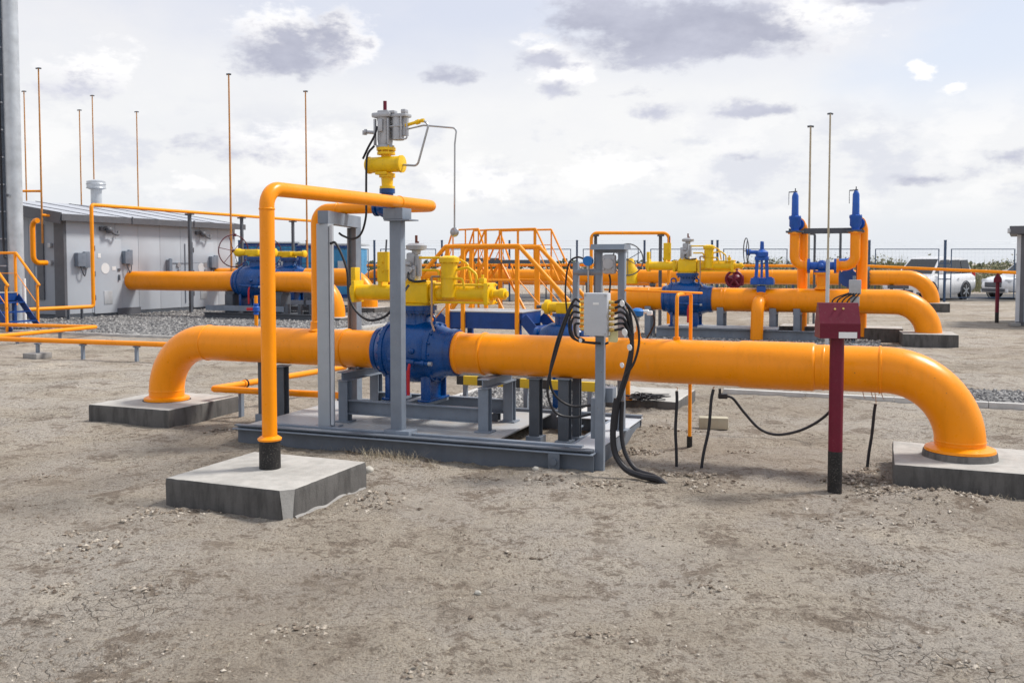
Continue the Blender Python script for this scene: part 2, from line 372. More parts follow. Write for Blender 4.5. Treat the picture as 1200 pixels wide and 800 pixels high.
# the flat tops of hard surfaces stay clear of lumps: ground height function
MOUNDS = [(W(px, py).x, W(px, py).y, r, h) for px, py, r, h in [(1065, 582, .28, .055), (1120, 590, .25, .045), (1185, 596, .3, .05), (1010, 562, .3, .05), (760, 512, .35, .10), (800, 520, .3, .04), (770, 480, .4, .05), (900, 560, .25, .03), (440, 585, .2, .04), (280, 512, .3, .05), (190, 610, .4, .03), (120, 590, .3, .03), (640, 556, .3, .03), (430, 542, .3, .03)]]
def gh(x, y):
    p = V((x, y, 0)); far = 1/(1+max(0, y-14)/10)
    h = .030*noise.noise(p*.45)+.022*noise.noise(p*1.3+V((7, 1, 0)))
    f = noise.noise(p*4.1+V((3, 9, 2)))*.010+noise.noise(p*9.7)*.0065+abs(noise.noise(p*2.3+V((1, 5, 0))))*.018
    f += max(0, noise.noise(p*15+V((3, 3, 0)))-.10)*.034+noise.noise(p*11+V((8, 0, 1)))*.007
    for mx, my, mr, mh in MOUNDS:
        q = ((x-mx)**2+((y-my)*1.2)**2)/(mr*mr)
        if q < 5: e = math.exp(-q); h += mh*e; f += e*(noise.noise(p*7)*.03+noise.noise(p*14)*.02)
    h = (h+f)*far-.012
    if y > 90: h += .9*max(0, min(1, (y-90)/200))*noise.noise(p*.012)
    return h
xs = axis_grid(-900, 900, 0, .038, 1.0085); ys = []
yv = 2.6; d = .026
while yv < 1500: ys.append(yv); yv += d; d *= 1.0125
xs = axis_grid(-1200, 1200, 0, .036, 1.0105)
ys = [-400, -120, -30, -8, 0, 1.5]+ys
g = MB(); nx = len(xs)
g.v = [V((x, y, gh(x, y) if y > 1 else 0)) for y in ys for x in xs]
g.f = [[j*nx+i, j*nx+i+1, (j+1)*nx+i+1, (j+1)*nx+i] for j in range(len(ys)-1) for i in range(nx-1)]
ground = build('ground', g, SOIL, ang=180); tag(ground, kind='structure')
print('ground', nx, len(ys))

def sheet(name, corners, z, m, kind='structure', thick=.3):
    """a slab with sides that go into the ground, corners as (u,v)"""
    b = MB(); n = len(corners); top = [S(u, v, z) for u, v in corners]; bot = [S(u, v, z-thick) for u, v in corners]
    b.add(top+bot, [list(range(n))]+[[i, i+n, (i+1) % n+n, (i+1) % n] for i in range(n)])
    return tag(build(name, b, m, flat=True), kind=kind)
GB = [  # gravel beds as (u0,u1,v0,v1)
    (ul(540, 2.4), ul(694, 2.4), 1.75, 4.1), (3.6, 16, 4.35, 5.6), (-24, -9.6, 8.6, 19.5), (-9.0, -.5, 6.6, 8.3), (-3.2, 3.2, 11.4, 13.4)]
for u0, u1, v0, v1 in GB: sheet('gravel_bed', [(u0, v0), (u1, v0), (u1, v1), (u0, v1)], .035, GRAV)
def stones(mb, pts, r0, r1, flat=.7):
    for p in pts:
        r = random.uniform(r0, r1); q = Matrix.Rotation(random.uniform(0, 6.28), 3, 'Z') @ Matrix.Rotation(random.uniform(-.5, .5), 3, 'X')
        base = [V((1, 0, 0)), V((-.9, .1, 0)), V((.1, 1, 0)), V((-.1, -.95, 0)), V((.1, 0, flat)), V((0, .1, -flat))]
        vs = [p+q @ (V((b.x*random.uniform(.7, 1.2), b.y*random.uniform(.6, 1.1), b.z*random.uniform(.7, 1.2)))*r) for b in base]
        mb.add(vs, [[0, 2, 4], [2, 1, 4], [1, 3, 4], [3, 0, 4], [2, 0, 5], [1, 2, 5], [3, 1, 5], [0, 3, 5]])
for k, (u0, u1, v0, v1) in enumerate(GB):
    mb = MB(); n = (3600, 2600, 9000, 2600, 3000)[k]
    stones(mb, [S(random.uniform(u0, u1), random.uniform(v0, v1), .04) for _ in range(n)], .018, .045 if k < 2 else .06)
    tag(build('gravel', mb, GSTONE, flat=True), 'loose grey crushed stones in the gravel bed', 'gravel', kind='stuff')
def kerb(u0, v0, u1, v1):
    mb = MB(); p, q = S(u0, v0, -.005), S(u1, v1, -.005); d = (q-p).normalized(); n = max(1, int((q-p).length/1.0)); st = (q-p)/n
    for i in range(n): mb.bar(p+st*i+d*.004, p+st*(i+1)-d*.004, .09, .11)
    tag(build('kerb', mb, KERB), kind='structure')
for a in [(GB[0][0]-.06, 1.75, GB[0][0]-.06, 4.1), (GB[0][1]+.06, 1.75, GB[0][1]+.06, 4.1), (1.3, 4.3, 16, 4.3), (-24, 8.55, -9.55, 8.55), (-9.55, 8.6, -9.55, 19.5), (-9, 6.55, -.5, 6.55)]: kerb(*a)
mb = MB(); mb.add([V((-120, 41.8, .01)), V((160, 41.8, .01)), V((160, 51, .01)), V((-120, 51, .01))], [[0, 1, 2, 3]])
tag(build('road', mb, ASPH, flat=True), kind='structure')
# soil clods and small stones lying about
mb = MB(); pts = []
for _ in range(12000):
    y = 3.0+11*random.random()**1.6; x = random.uniform(-.62, .62)*y
    if noise.noise(V((x*1.2, y*1.2, 4))) < -.05+random.uniform(-.3, .3): continue
    pts.append(V((x, y, gh(x, y)+.001)))
stones(mb, pts, .003, .012, .6)
cl = [W(random.uniform(0, 1200), random.uniform(560, 800)) for _ in range(80)]
stones(mb, [V((p.x, p.y, gh(p.x, p.y)+.003)) for p in cl], .008, .021, .45)
# crumbled spoil heaped round feet and along the skid
for cx, cy, n, sp in [(1000, 566, 150, .14), (1045, 576, 130, .13), (1120, 586, 120, .16), (770, 508, 170, .17), (745, 530, 120, .12), (830, 566, 70, .16), (700, 566, 60, .10), (640, 562, 50, .12), (190, 604, 70, .14), (110, 640, 60, .12), (1020, 610, 80, .25), (440, 590, 70, .12), (280, 506, 90, .16), (790, 555, 70, .09), (820, 556, 60, .07), (1016, 552, 60, .06)]:
    c = W(cx, cy)
    q = [(c.x+random.gauss(0, sp), c.y+random.gauss(0, sp*.8)) for _ in range(n)]
    stones(mb, [V((x, y, gh(x, y)+.004)) for x, y in q], .006, .026, .65)
# clumps of darker crumbly soil
for cx, cy, n in [(60, 690, 26), (90, 625, 30), (350, 735, 34), (180, 690, 20), (1050, 660, 40), (930, 640, 22), (610, 650, 20), (700, 745, 26), (1120, 770, 30), (560, 560, 40), (1040, 580, 40), (870, 530, 40), (1010, 560, 30), (60, 560, 30), (500, 790, 30), (840, 690, 26)]:
    c = W(cx, cy)
    q = [V((c.x+random.gauss(0, .09), c.y+random.gauss(0, .05), 0)) for _ in range(n)]
    stones(mb, [V((p.x, p.y, gh(p.x, p.y)+.003)) for p in q], .006, .02, .6)
tag(build('soil_crumbs', mb, CLOD, flat=True), 'small clods and pebbles scattered over the dry soil', 'soil crumbs', kind='stuff')
# dry grass and straw
mb = MB()
def blade(p, h, lean, w=.0022):
    a = random.uniform(0, 6.28); d = V((math.cos(a), math.sin(a), 0)); n = V((-d.y, d.x, 0))*w
    p1 = p+d*lean*.35+V((0, 0, h*.6)); p2 = p+d*lean+V((0, 0, h))
    mb.add([p-n, p+n, p1+n*.7, p1-n*.7, p2], [[0, 1, 2, 3], [3, 2, 4]])
def tuft(px, py, n, h, spread):
    c = W(px, py)
    for _ in range(n):
        x = c.x+random.gauss(0, spread); y = c.y+random.gauss(0, spread*.6)
        blade(V((x, y, gh(x, y)-.003)), h*random.uniform(.3, .85), h*random.uniform(.2, 1.1), .0013)
for px, py, n, h, s_ in [(440, 540, 130, .12, .09), (475, 543, 130, .13, .09), (455, 536, 90, .12, .1), (505, 547, 60, .09, .09), (425, 531, 90, .10, .09), (580, 552, 36, .06, .10), (395, 527, 60, .08, .1), (600, 556, 30, .05, .07), (720, 560, 36, .04, .1), (1010, 570, 60, .06, .10), (1120, 583, 50, .05, .15), (300, 512, 50, .06, .1), (1170, 590, 40, .05, .1), (930, 398, 90, .3, .18), (915, 402, 40, .3, .2), (960, 400, 40, .28, .2), (500, 400, 40, .2, .3), (170, 500, 40, .05, .15)]: tuft(px, py, n, h, s_)
for _ in range(2600):
    y = 3.0+9*random.random()**1.5; x = random.uniform(-.62, .62)*y
    if noise.noise(V((x*.9, y*.9, 11))) < .02: continue
    a = random.uniform(0, 6.28); l = random.uniform(.012, .05); z = gh(x, y)+.006
    dd = V((math.cos(a), math.sin(a), random.uniform(-.05, .12)))*l; n = V((-dd.y, dd.x, 0)).normalized()*.0011
    p = V((x, y, z)); mb.add([p-n, p+n, p+dd+n, p+dd-n], [[0, 1, 2, 3]])
tag(build('dry_grass', mb, STRAW, flat=True), 'dry yellow grass blades and straw on bare soil', 'dry grass', kind='stuff')

# far vegetation
def leafy(mb, c, rx, ry, rz, n, sz):
    for _ in range(n):
        while True:
            q = V((random.uniform(-1, 1), random.uniform(-1, 1), random.uniform(-1, 1)))
            if q.length < 1: break
        p = V(c)+V((q.x*rx, q.y*ry, q.z*rz))
        if p.z < .0: p.z = random.uniform(0, .3)
        a = V((random.gauss(0, 1), random.gauss(0, 1), random.gauss(0, 1))).normalized(); b = a.orthogonal().normalized(); c2 = a.cross(b)
        k = sz*random.uniform(.5, 1.3); mb.add([p-b*k, p+c2*k*.7, p+b*k, p-c2*k*.5], [[0, 1, 2, 3]])
mb = MB()
for i in range(330):
    x = random.uniform(13, 60); y = random.uniform(53, 62); h = random.uniform(1.45, 2.1)*(1+.35*noise.noise(V((x*.2, 3, 0))))
    leafy(mb, (x, y, h*.45), 1.2, .8, h*.62, 60, .085)
    for _ in range(14):
        p = V((x+random.gauss(0, .8), y+random.gauss(0, .5), 0)); hh = h*random.uniform(.7, 1.12)
        mb.add([p-V((.03, 0, 0)), p+V((.03, 0, 0)), p+V((random.gauss(0, .2), 0, hh))], [[0, 1, 2]])
tag(build('scrub', mb, SCRUB, flat=True), 'tall dry scrub and reeds beyond the road', 'scrub', kind='stuff')
mb = MB()
for i in range(420):
    x = random.uniform(-160, 120); y = random.uniform(170, 260); h = max(.6, 1.6+1.5*noise.noise(V((x*.03, 0, 5)))+random.uniform(-.4, .6))
    leafy(mb, (x, y, h*.5), 1.8, 1.5, h*.6, 16, .55)
tag(build('treeline', mb, LEAF, flat=True), 'low dark tree line on the far horizon', 'tree line', kind='stuff')

# ================================================================== MAIN PIPELINE
ZC = .85; PD = .377; PR = PD/2
uL = ul(195, 0, 430); uR = ul(1126, 0, 470); uV = ul(487, 0, 410)
def plinth(name_label, u, v, sx, sy, h, group=None, rz=0, chip=0, skirt=True):
    t = site('concrete_plinth', name_label, 'plinth', u, v, 0, group); t.rotation_euler.z += rz
    hx, hy = sx/2, sy/2; c = chip
    def outline(k, o=0.0):
        q = []
        cor = [(-hx, -hy), (hx-c*k, -hy), (hx, -hy+c*k), (hx, hy), (-hx, hy)] if c else [(-hx, -hy), (hx, -hy), (hx, hy), (-hx, hy)]
        for i, (x, y) in enumerate(cor):
            x2, y2 = cor[(i+1) % len(cor)]; n = max(1, int(math.hypot(x2-x, y2-y)/.05))
            for j in range(n): q.append((x+(x2-x)*j/n, y+(y2-y)*j/n))
        return q
    b = MB(); lo, hi = outline(.45), outline(1.0)
    m_ = min(len(lo), len(hi)); 
    if len(lo) != len(hi): lo = hi
    rows = []
    for z, k, src in ((-.15, 1, lo), (h*.35, 1, lo), (h*.8, 1, hi), (h-.020, .997, hi), (h-.004, .990, hi)):
        rows.append([V((x*k+.004*noise.noise(V((x*6+u, y*6, z*9))), y*k+.004*noise.noise(V((x*6, y*6+v, z*9+5))), z+(.003*noise.noise(V((x*20, y*20+u, 3))) if z > 0 else 0))) for x, y in src])
    n = len(hi); b.add([p for r in rows for p in r], [[i*n+k, i*n+(k+1) % n, (i+1)*n+(k+1) % n, (i+1)*n+k] for i in range(4) for k in range(n)])
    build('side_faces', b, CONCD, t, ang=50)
    top = rows[-1]; b = MB(); ctr = V((0, 0, h)); rings = [top]
    for f in (.985, .93, .82, .66, .48, .30, .15):
        rings.append([V((p.x*f, p.y*f, h+.004*noise.noise(V((p.x*f*4+u, p.y*f*4, 0)))+.002*noise.noise(V((p.x*f*15+u, p.y*f*15, 0))))) for p in top])
    b.add([p for r in rings for p in r]+[ctr], [[i*n+k, i*n+(k+1) % n, (i+1)*n+(k+1) % n, (i+1)*n+k] for i in range(len(rings)-1) for k in range(n)]+[[(len(rings)-1)*n+k, (len(rings)-1)*n+(k+1) % n, len(rings)*n] for k in range(n)])
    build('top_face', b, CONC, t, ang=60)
    if c:   # the broken corner shows clean concrete; cement has slopped out along the foot
        b = MB(); e = .006
        b.add([V((hx-c*1.02, -hy-e*.2, h-.003)), V((hx-c*.3, -hy+c*.45, h-.001)), V((hx+e*.2, -hy+c*1.02, h-.003)), V((hx+e*.3, -hy+c*.75, h*.45)), V((hx+e, -hy+c*.5, -.05)), V((hx-c*.52, -hy-e, -.05)), V((hx-c*.80, -hy-e*.6, h*.5))], [[0, 1, 2, 3, 6], [6, 3, 4, 5]])
        build('broken_corner', b, CONC, t)
        b = MB(); k = 24; A_ = []; B_ = []; C_ = []
        for i in range(k+1):
            y = -hy+c+(2*hy-c-.02)*i/k; w = .028*(.5+abs(noise.noise(V((y*5, 1, u)))))*(1.2-.5*i/k); g_ = gh(S(u+hx, v+y).x, S(u+hx, v+y).y)
            A_.append(V((hx-.004, y, g_+.012+.012*noise.noise(V((y*8, 3, 0)))))); B_.append(V((hx+w*.5, y, g_+.008))); C_.append(V((hx+w*1.5, y, g_-.02)))
        m2 = k+1; b.add(A_+B_+C_, [[i, i+1, m2+i+1, m2+i] for i in range(k)]+[[m2+i, m2+i+1, 2*m2+i+1, 2*m2+i] for i in range(k)]); build('cement_slop', b, CONCM, t)
    return t
plinth('low dark-sided concrete plinth under the left bend of the near pipe', uL, -.02, 1.10, 1.12, .19)
plinth('concrete plinth under the right downward bend of the near orange pipe', uR+.12, .02, 1.22, 1.0, .18)
nu, nv = uv(W(316, 548, .19))
plinth('chipped concrete plinth nearest the camera, carrying the thin upright orange pipe', nu+.03, nv-.04, 1.05, 1.0, .19, chip=.07)

def collar(mb, u, r=PR, w=.022, h=.008, y=0, z=ZC):   # weld band
    mb.lathe((u-w/2, y, z), (1, 0, 0), [(0, r+.0005), (w*.2, r+h*.8), (w*.5, r+h), (w*.8, r+h*.8), (w, r+.0005)], 40)
def pipe_thing(name, label, u0, v0, group=None): return site(name, label, 'pipe', u0, v0, 0, group)
# left length
t = pipe_thing('gas_pipe', 'thick orange pipe bending down left of the near blue valve', uL, 0)
xv = uV-.385-uL
b = MB(); b.tube([(0, 0, .20), (0, 0, ZC), (xv, 0, ZC)], PR, 48, .56, 18); build('pipe_run', b, ORANGE, t, ang=60)
b = MB(); collar(b, .60); collar(b, ul(407, 0)-uL, h=.013, w=.034); collar(b, xv-.03, h=.016, w=.05); b.lathe((0, 0, .29), (0, 0, 1), [(0, PR+.0005), (.006, PR+.004), (.014, PR+.004), (.02, PR+.0005)], 40); build('weld_band', b, ORANGE, t)
b = MB(); b.lathe((0, 0, .185), (0, 0, 1), [(0, PR+.055), (.035, PR+.055), (.05, PR+.02), (.052, PR-.01)], 40); build('base_flange', b, ORANGE, t)
b = MB(); b.lathe((0, 0, .165), (0, 0, 1), [(0, PR+.07), (.028, PR+.068), (.03, PR)], 40); build('seal_ring', b, BITUM, t)
# right length
u0 = uV+.455
t = pipe_thing('gas_pipe', 'long thick orange pipe running right from the near blue valve to a bend', uR, 0)
b = MB(); xs_ = ul(957, 0)-uR; xe = u0-uR; xsl = ul(866, 0)-uR
b.tube([(0, 0, .2), (0, 0, ZC), (xs_, 0, ZC)], PR, 48, .56, 18); build('pipe_bend', b, ORANGE, t, ang=60)
b = MB(); b.lathe((xs_-.001, 0, ZC), (-1, 0, 0), [(0, PR), (.02, PR+.012), (.03, PR+.014), (xs_-xsl-.03, PR+.014), (xs_-xsl-.015, PR+.010), (xs_-xsl, PR+.005), (-xe+xs_-.26, PR+.005), (-xe+xs_-.20, PR+.003), (-xe+xs_, PR+.003)], 48); build('pipe_run', b, ORANGE, t, ang=60)
b = MB(); collar(b, -.60); collar(b, xs_+.06, h=.004); collar(b, ul(568, 0)-uR, PR+.005, h=.014, w=.034); collar(b, u0+.03-uR, PR+.003, h=.016, w=.05)
b.lathe((0, 0, .30), (0, 0, 1), [(0, PR+.0005), (.006, PR+.004), (.014, PR+.004), (.02, PR+.0005)], 40); build('weld_band', b, ORANGE, t)
b = MB(); b.lathe((0, 0, .234), (0, 0, 1), [(0, PR+.075), (.02, PR+.07), (.04, PR+.02), (.045, PR-.01)], 40); build('base_flange', b, ORANGE, t)
b = MB(); b.lathe((0, 0, .155), (0, 0, 1), [(0, PR+.095), (.03, PR+.088), (.075, PR+.082), (.08, PR)], 40); build('seal_ring', b, SEAL, t)
# cathodic test leads under the right bend
b = MB()
for px in (1012, 1022, 1034):
    x = ul(px, 0)-uR; b.tube(spline([(x, 0, ZC-PR+.002), (x+.01, -.03, ZC-PR-.03), (x+.02, -.02, ZC-PR-.05)]), .003, 6)
build('test_lead', b, COPPER, t)

# ---------------------------------------------------------------- ball valves
def valve_body(t, zc):
    def P_(x, y, z): return (x, y, z+zc)
    b = MB(); b.lathe(P_(-.43, 0, 0), (1, 0, 0), [(.03, .19), (.034, .226), (.08, .232), (.082, .226), (.105, .238), (.135, .256), (.16, .272), (.165, .292), (.205, .294), (.206, .284), (.235, .288), (.30, .303), (.43, .308), (.56, .303), (.625, .288), (.65, .284), (.652, .294), (.69, .292), (.695, .272), (.74, .25), (.80, .23), (.84, .222), (.842, .232), (.896, .226), (.90, .19)], 56); build('body', b, BLUE, t)
    b = MB(); b.bolts(P_(-.235, 0, 0), (1, 0, 0), .272, 18, .014, .10); b.bolts(P_(.24, 0, 0), (1, 0, 0), .272, 16, .013, .09); build('body_bolts', b, BLUE, t)
    b = MB(); b.lathe(P_(.02, 0, .27), (0, 0, 1), [(0, .15), (.03, .135), (.11, .128), (.112, .175), (.135, .175), (.137, .195), (.185, .195)], 36); b.bolts(P_(.02, 0, .405), (0, 0, 1), .165, 12, .012, .075); build('bonnet', b, BLUE, t)
    for x, w in ((-.22, .05), (.20, .10)):
        b = MB()
        for y in (-.17, .17): b.box(P_(x, y, -.345), (w, .022, .25), bev=.004)
        b.box(P_(x, 0, -.36), (.022, .34, .2), bev=.003); b.box(P_(x, 0, -.458), (w+.03, .44, .022), bev=.004); build('foot', b, BLUE, t)
    for x in (-.22, .18):
        b = MB(); b.torus(P_(x, -.02, .315), (0, 1, 0), .045, .013, 16, 8); build('lifting_lug', b, BLUE, t)
    b = MB(); b.box(P_(.06, -.235, .178), (.11, .006, .05), Matrix.Rotation(R(-38), 3, 'X'), .002); build('name_plate', b, ALU, t)
    b = MB(); b.tube([P_(-.14, -.29, -.06), P_(.10, -.325, -.075), P_(.30, -.31, -.085)], .017, 10, .05); b.sphere(P_(.12, -.315, .03), .03); b.cyl(P_(.12, -.28, .03), P_(.12, -.34, .03), .016)
    b.cyl(P_(.05, -.32, -.07), P_(.16, -.325, -.075), .028); b.cyl(P_(.22, -.315, -.08), P_(.26, -.315, -.083), .026, seg=6); build('drain_line', b, BLUE, t)
    b = MB(); b.cyl(P_(.30, -.31, -.085), P_(.335, -.31, -.086), .020); build('drain_plug', b, ALU, t)
    b = MB(); b.tube([P_(.115, -.335, -.09), P_(.112, -.352, -.13), P_(.10, -.345, -.36)], .014, 8, .02); b.box(P_(.105, -.35, -.27), (.034, .012, .24), bev=.004); build('drain_lever', b, REDP, t)
def actuator(t, zc):
    def P_(x, y, z): return (x, y, z+zc)
    b = MB(); b.box(P_(.03, 0, .575), (.33, .26, .20), bev=.025); b.box(P_(.03, 0, .68), (.30, .22, .03), bev=.008); b.cyl(P_(.02, 0, .455), P_(.02, 0, .475), .17, seg=32)
    b.bolts(P_(.03, 0, .70), (0, 0, 1), .14, 10, .010, .03)
    a = build('actuator', b, YELLOW, t)
    b = MB(); b.lathe(P_(.20, 0, .575), (1, 0, 0), [(0, .10), (.03, .10), (.032, .082), (.56, .082), (.562, .10), (.60, .10)], 32); b.box(P_(.80, 0, .575), (.045, .21, .21), bev=.01); b.box(P_(.235, 0, .575), (.04, .22, .21), bev=.01)
    for y, z in ((-.085, -.085), (.085, -.085), (-.085, .085), (.085, .085)): b.cyl(P_(.2, y, .575+z), P_(.84, y, .575+z), .011, seg=8)
    build('right_cylinder', b, YELLOW, a)
    b = MB(); b.lathe(P_(.82, 0, .575), (1, 0, 0), [(0, .06), (.03, .06), (.032, .042), (.09, .042), (.092, .056), (.14, .056), (.145, .03), (.165, .03)], 18); build('stop_nut', b, YELLOW, a)
    b = MB(); b.lathe(P_(-.15, 0, .575), (-1, 0, 0), [(0, .095), (.03, .095), (.032, .078), (.50, .078), (.502, .09), (.555, .09), (.57, .05)], 32); b.box(P_(-.20, 0, .575), (.045, .2, .2), bev=.01); b.box(P_(-.66, 0, .585), (.035, .19, .22), bev=.008); build('left_cylinder', b, YELLOW, a)
    b = MB(); b.box(P_(-.33, -.04, .83), (.13, .05, .30), bev=.012); b.box(P_(-.375, .02, .68), (.04, .14, .26), bev=.008); b.cyl(P_(-.28, -.07, .80), P_(-.28, -.07, .98), .022); b.bolts(P_(-.33, -.07, .83), (0, 1, 0), .045, 4, .008, .02); build('hand_pump', b, YELLOW, a)
    b = MB(); b.box(P_(-.67, -.02, .75), (.05, .1, .15), bev=.008); build('end_bracket', b, YELLOW, a)
    b = MB(); b.tube([P_(-.29, -.07, .96), P_(-.28, -.07, 1.10)], .009, 8); build('pump_lever', b, DGREY, a)
    b = MB(); b.lathe(P_(.40, -.06, .52), (0, 0, 1), [(0, .05), (.02, .08), (.20, .08), (.202, .086), (.22, .086), (.222, .08), (.355, .08), (.357, .10), (.40, .10), (.42, .05)], 30); b.bolts(P_(.40, -.06, .895), (0, 0, 1), .088, 10, .008, .06); build('oil_tank', b, YELLOW, a)
    b = MB(); b.tube([P_(.47, -.06, .80), P_(.60, -.06, .83), P_(.69, -.06, .76), P_(.69, -.06, .58)], .013, 10, .06); b.tube([P_(.48, .02, .90), P_(.56, .02, .86), P_(.60, .02, .68)], .012, 8, .04); b.tube([P_(.10, -.1, .92), P_(.34, -.1, .92)], .012, 8); b.tube([P_(.14, -.12, .80), P_(.32, -.12, .80), P_(.32, -.12, .70)], .012, 8, .03); b.tube([P_(.47, -.1, .72), P_(.56, -.1, .72), P_(.58, -.1, .62)], .012, 8, .03)
    b.box(P_(.74, -.03, .70), (.06, .07, .05), bev=.008); b.cyl(P_(.74, -.03, .67), P_(.74, -.03, .76), .014); build('oil_tube', b, YELLOW, a)
    b = MB(); b.tube([P_(.26, -.16, .70), P_(.27, -.18, .74), P_(.36, -.18, .74)], .011, 8, .02); b.tube([P_(.275, -.18, .74), P_(.275, -.19, .30), P_(.33, -.24, .22)], .010, 8, .03); build('impulse_tube', b, COPPER, a)
    b = MB(); b.box(P_(.0, -.05, .77), (.12, .13, .16), bev=.02); b.box(P_(-.01, -.04, .90), (.09, .10, .14), bev=.02); b.box(P_(-.065, -.02, .80), (.06, .14, .20), bev=.015); b.cyl(P_(.075, -.06, .74), P_(.075, -.06, .94), .026); b.cyl(P_(-.03, -.13, .86), P_(.02, -.13, .86), .02); b.bolts(P_(.0, -.118, .77), (0, 1, 0), .055, 4, .008, .02, .5); b.cyl(P_(-.09, -.05, .86), P_(-.06, -.05, .86), .04); b.lathe(P_(.03, -.03, .95), (0, 0, 1), [(0, .04), (.04, .045), (.05, .10), (.09, .105), (.11, .07), (.115, .03)], 20); b.cyl(P_(0, -.15, .80), P_(0, -.11, .80), .035, seg=12); build('control_head', b, ALU, a)
    b = MB(); b.cyl(P_(.03, -.03, 1.06), P_(.03, -.03, 1.14), .013); b.cyl(P_(.05, -.05, 1.05), P_(.06, -.05, 1.08), .012); build('indicator_stem', b, RUST, a)
    b = MB(); b.tube(spline([P_(.0, -.13, .80), P_(.02, -.17, .72), P_(.09, -.17, .69), P_(.2, -.16, .70)]), .012, 8); build('signal_cable', b, BLACKR, a)
ZV = ZC-.467
t = site('ball_valve', 'blue ball valve with yellow actuator in the near orange pipe', 'valve', uV, 0, ZV, 'actuated ball valves')
valve_body(t, .467); actuator(t, .467); valve1 = t

# ---------------------------------------------------------------- skid deck
SA = R(20.5); FR = W(693, 533, .153); SU = V((math.cos(SA), -math.sin(SA), 0)); SV = V((math.sin(SA), math.cos(SA), 0))
SL, SD, ST = 3.52, 1.95, .153
t = thing('skid_platform', 'low grey steel skid platform under the near blue valve', 'platform', V((FR.x, FR.y, 0)), -SA)
b = MB()
b.channel((-SL, .045, ST/2-.008), (0, .045, ST/2-.008), .07, ST-.02+.1, .012, V((0, 0, 1)))
b.channel((0, SD-.05, ST/2-.008), (-SL, SD-.05, ST/2-.008), .07, ST-.02+.1, .012, V((0, 0, 1)))
build('long_beam', b, BEAM_SHADED, t)
b = MB()
for x in (-SL+.045, -.045): b.box((x, SD/2, ST/2-.05), (.07, SD-.19, ST+.06), bev=.005)
build('end_beam', b, BEAM_SHADED, t)
b = MB(); b.box((-SL/2, .11, ST-.004), (SL+.02, .24, .010), bev=.002); b.box((-SL/2, .27, ST+.006), (SL-.3, .06, .03), bev=.003); build('front_walkway', b, GREY, t)
b = MB(); b.box((-SL+.46, .23+(SD-.24)/2, ST-.002), (.92, SD-.24, .008)); build('tread_plate', b, DECK, t, flat=True)
b = MB(); b.box((-1.775, .31+(SD-.33)/2, ST-.006), (1.64, SD-.33, .016), bev=.002); build('deck_board', b, DECK, t)
b = MB(); b.box((-.13, .235+(SD-.24)/2, ST-.002), (.26, SD-.24, .010), bev=.002); b.box((-.55, SD-.12, ST-.003), (.6, .24, .009), bev=.002); build('side_walkway', b, LGREY, t)
b = MB(); b.box((-.32, -.004, ST-.075), (.10, .014, .13), bev=.004); b.cyl((-.32, -.03, ST-.075), (-.32, 0, ST-.075), .03); build('earth_lug', b, BEAM_SHADED, t)
b = MB()
for x in (-.27,): b.box((x, 1.0, ST-.02), (.03, 1.4, .05))
build('rib', b, GREY, t)

# frame under the valve
t = site('support_frame', 'grey steel frame carrying the near blue valve and pipe ends', 'pipe support', uV, 0, ST+.004)
x0 = ul(409, -.28, 480)-uV; x1 = ul(566, -.28, 490)-uV; zt = ZV-ST-.006
b = MB()
for y in (-.30, .30): b.channel((x0, y, zt-.075), (x1, y, zt-.075), .06, .14, .01, V((0, 0, 1)))
b.box((0, .0, zt-.02), (.08, .5, .03)); b.box((-.22, 0, zt-.02), (.08, .5, .03)); b.box((.2, 0, zt-.02), (.08, .5, .03)); build('long_beam', b, GREY, t)
for x in (x0-.03, x1+.03):
    for y in (-.30, .30):
        b = MB(); b.hbeam((x, y, 0), (x, y, .40), .10, .09, .008, V((0, 1, 0))); b.box((x, y, .006), (.16, .15, .012)); build('leg', b, GREY, t)
    b = MB(); zz = ZC-PR-ST-.004
    b.hbeam((x, -.36, .40+.05), (x, .36, .40+.05), .10, .09, .01, V((0, 0, 1)))
    b.box((x, 0, (zz+.505)/2-.01), (.012, .22, max(.02, zz-.49))); build('saddle', b, GREY, t)
b = MB()
for x in (x0+.22, x1-.12): b.hbeam((x, .30, 0), (x, .30, zt-.15), .08, .08, .008)
build('mid_post', b, DGREY, t)
# free standing H column supports on the right of the skid
def hsupport(px, v, label, w=.10):
    u = ul(px, v, 470); t = site('pipe_support', label, 'pipe support', u, v, 0)
    zz = ZC-math.sqrt(max(.001, (PR+.011)**2-v*v))
    b = MB(); b.hbeam((0, 0, .02), (0, 0, zz-.02), w, w, .009, V((0, 1, 0))); build('post', b, DGREY, t)
    b = MB(); b.box((0, 0, .045), (w+.05, w+.05, .10), bev=.004); build('base_plate', b, GREY, t)
    b = MB(); b.box((0, 0, zz-.012), (w+.03, w+.06, .012), bev=.003); build('top_plate', b, GREY, t)
hsupport(628, .02, 'grey H column propping the near pipe, left of the looped cables')
hsupport(662, -.10, 'grey H column propping the near pipe behind the looped cables')
hsupport(676, .12, 'slim grey column close behind the junction box post', .07)
hsupport(331, -.02, 'dark grey H column under the left length of near pipe, right of pair', .10)
hsupport(309, .10, 'dark grey H column half hidden behind the tall vent pipe', .08)

# hazard striped rail
p = W(535, 462, 0); t = site('striped_rail', 'black and yellow striped rail low behind the near pipe', 'rail', ul(536, 1.25, 445), 1.25)
Lr = ul(702, 1.25, 447)-ul(536, 1.25, 445)
b = MB(); b.box((Lr/2, 0, .41), (Lr, .05, .10), bev=.005); build('rail', b, HAZ, t)
for x in (.1, Lr/2, Lr-.1):
    b = MB(); b.box((x, 0, .19), (.045, .045, .40)); build('post', b, GREY, t)

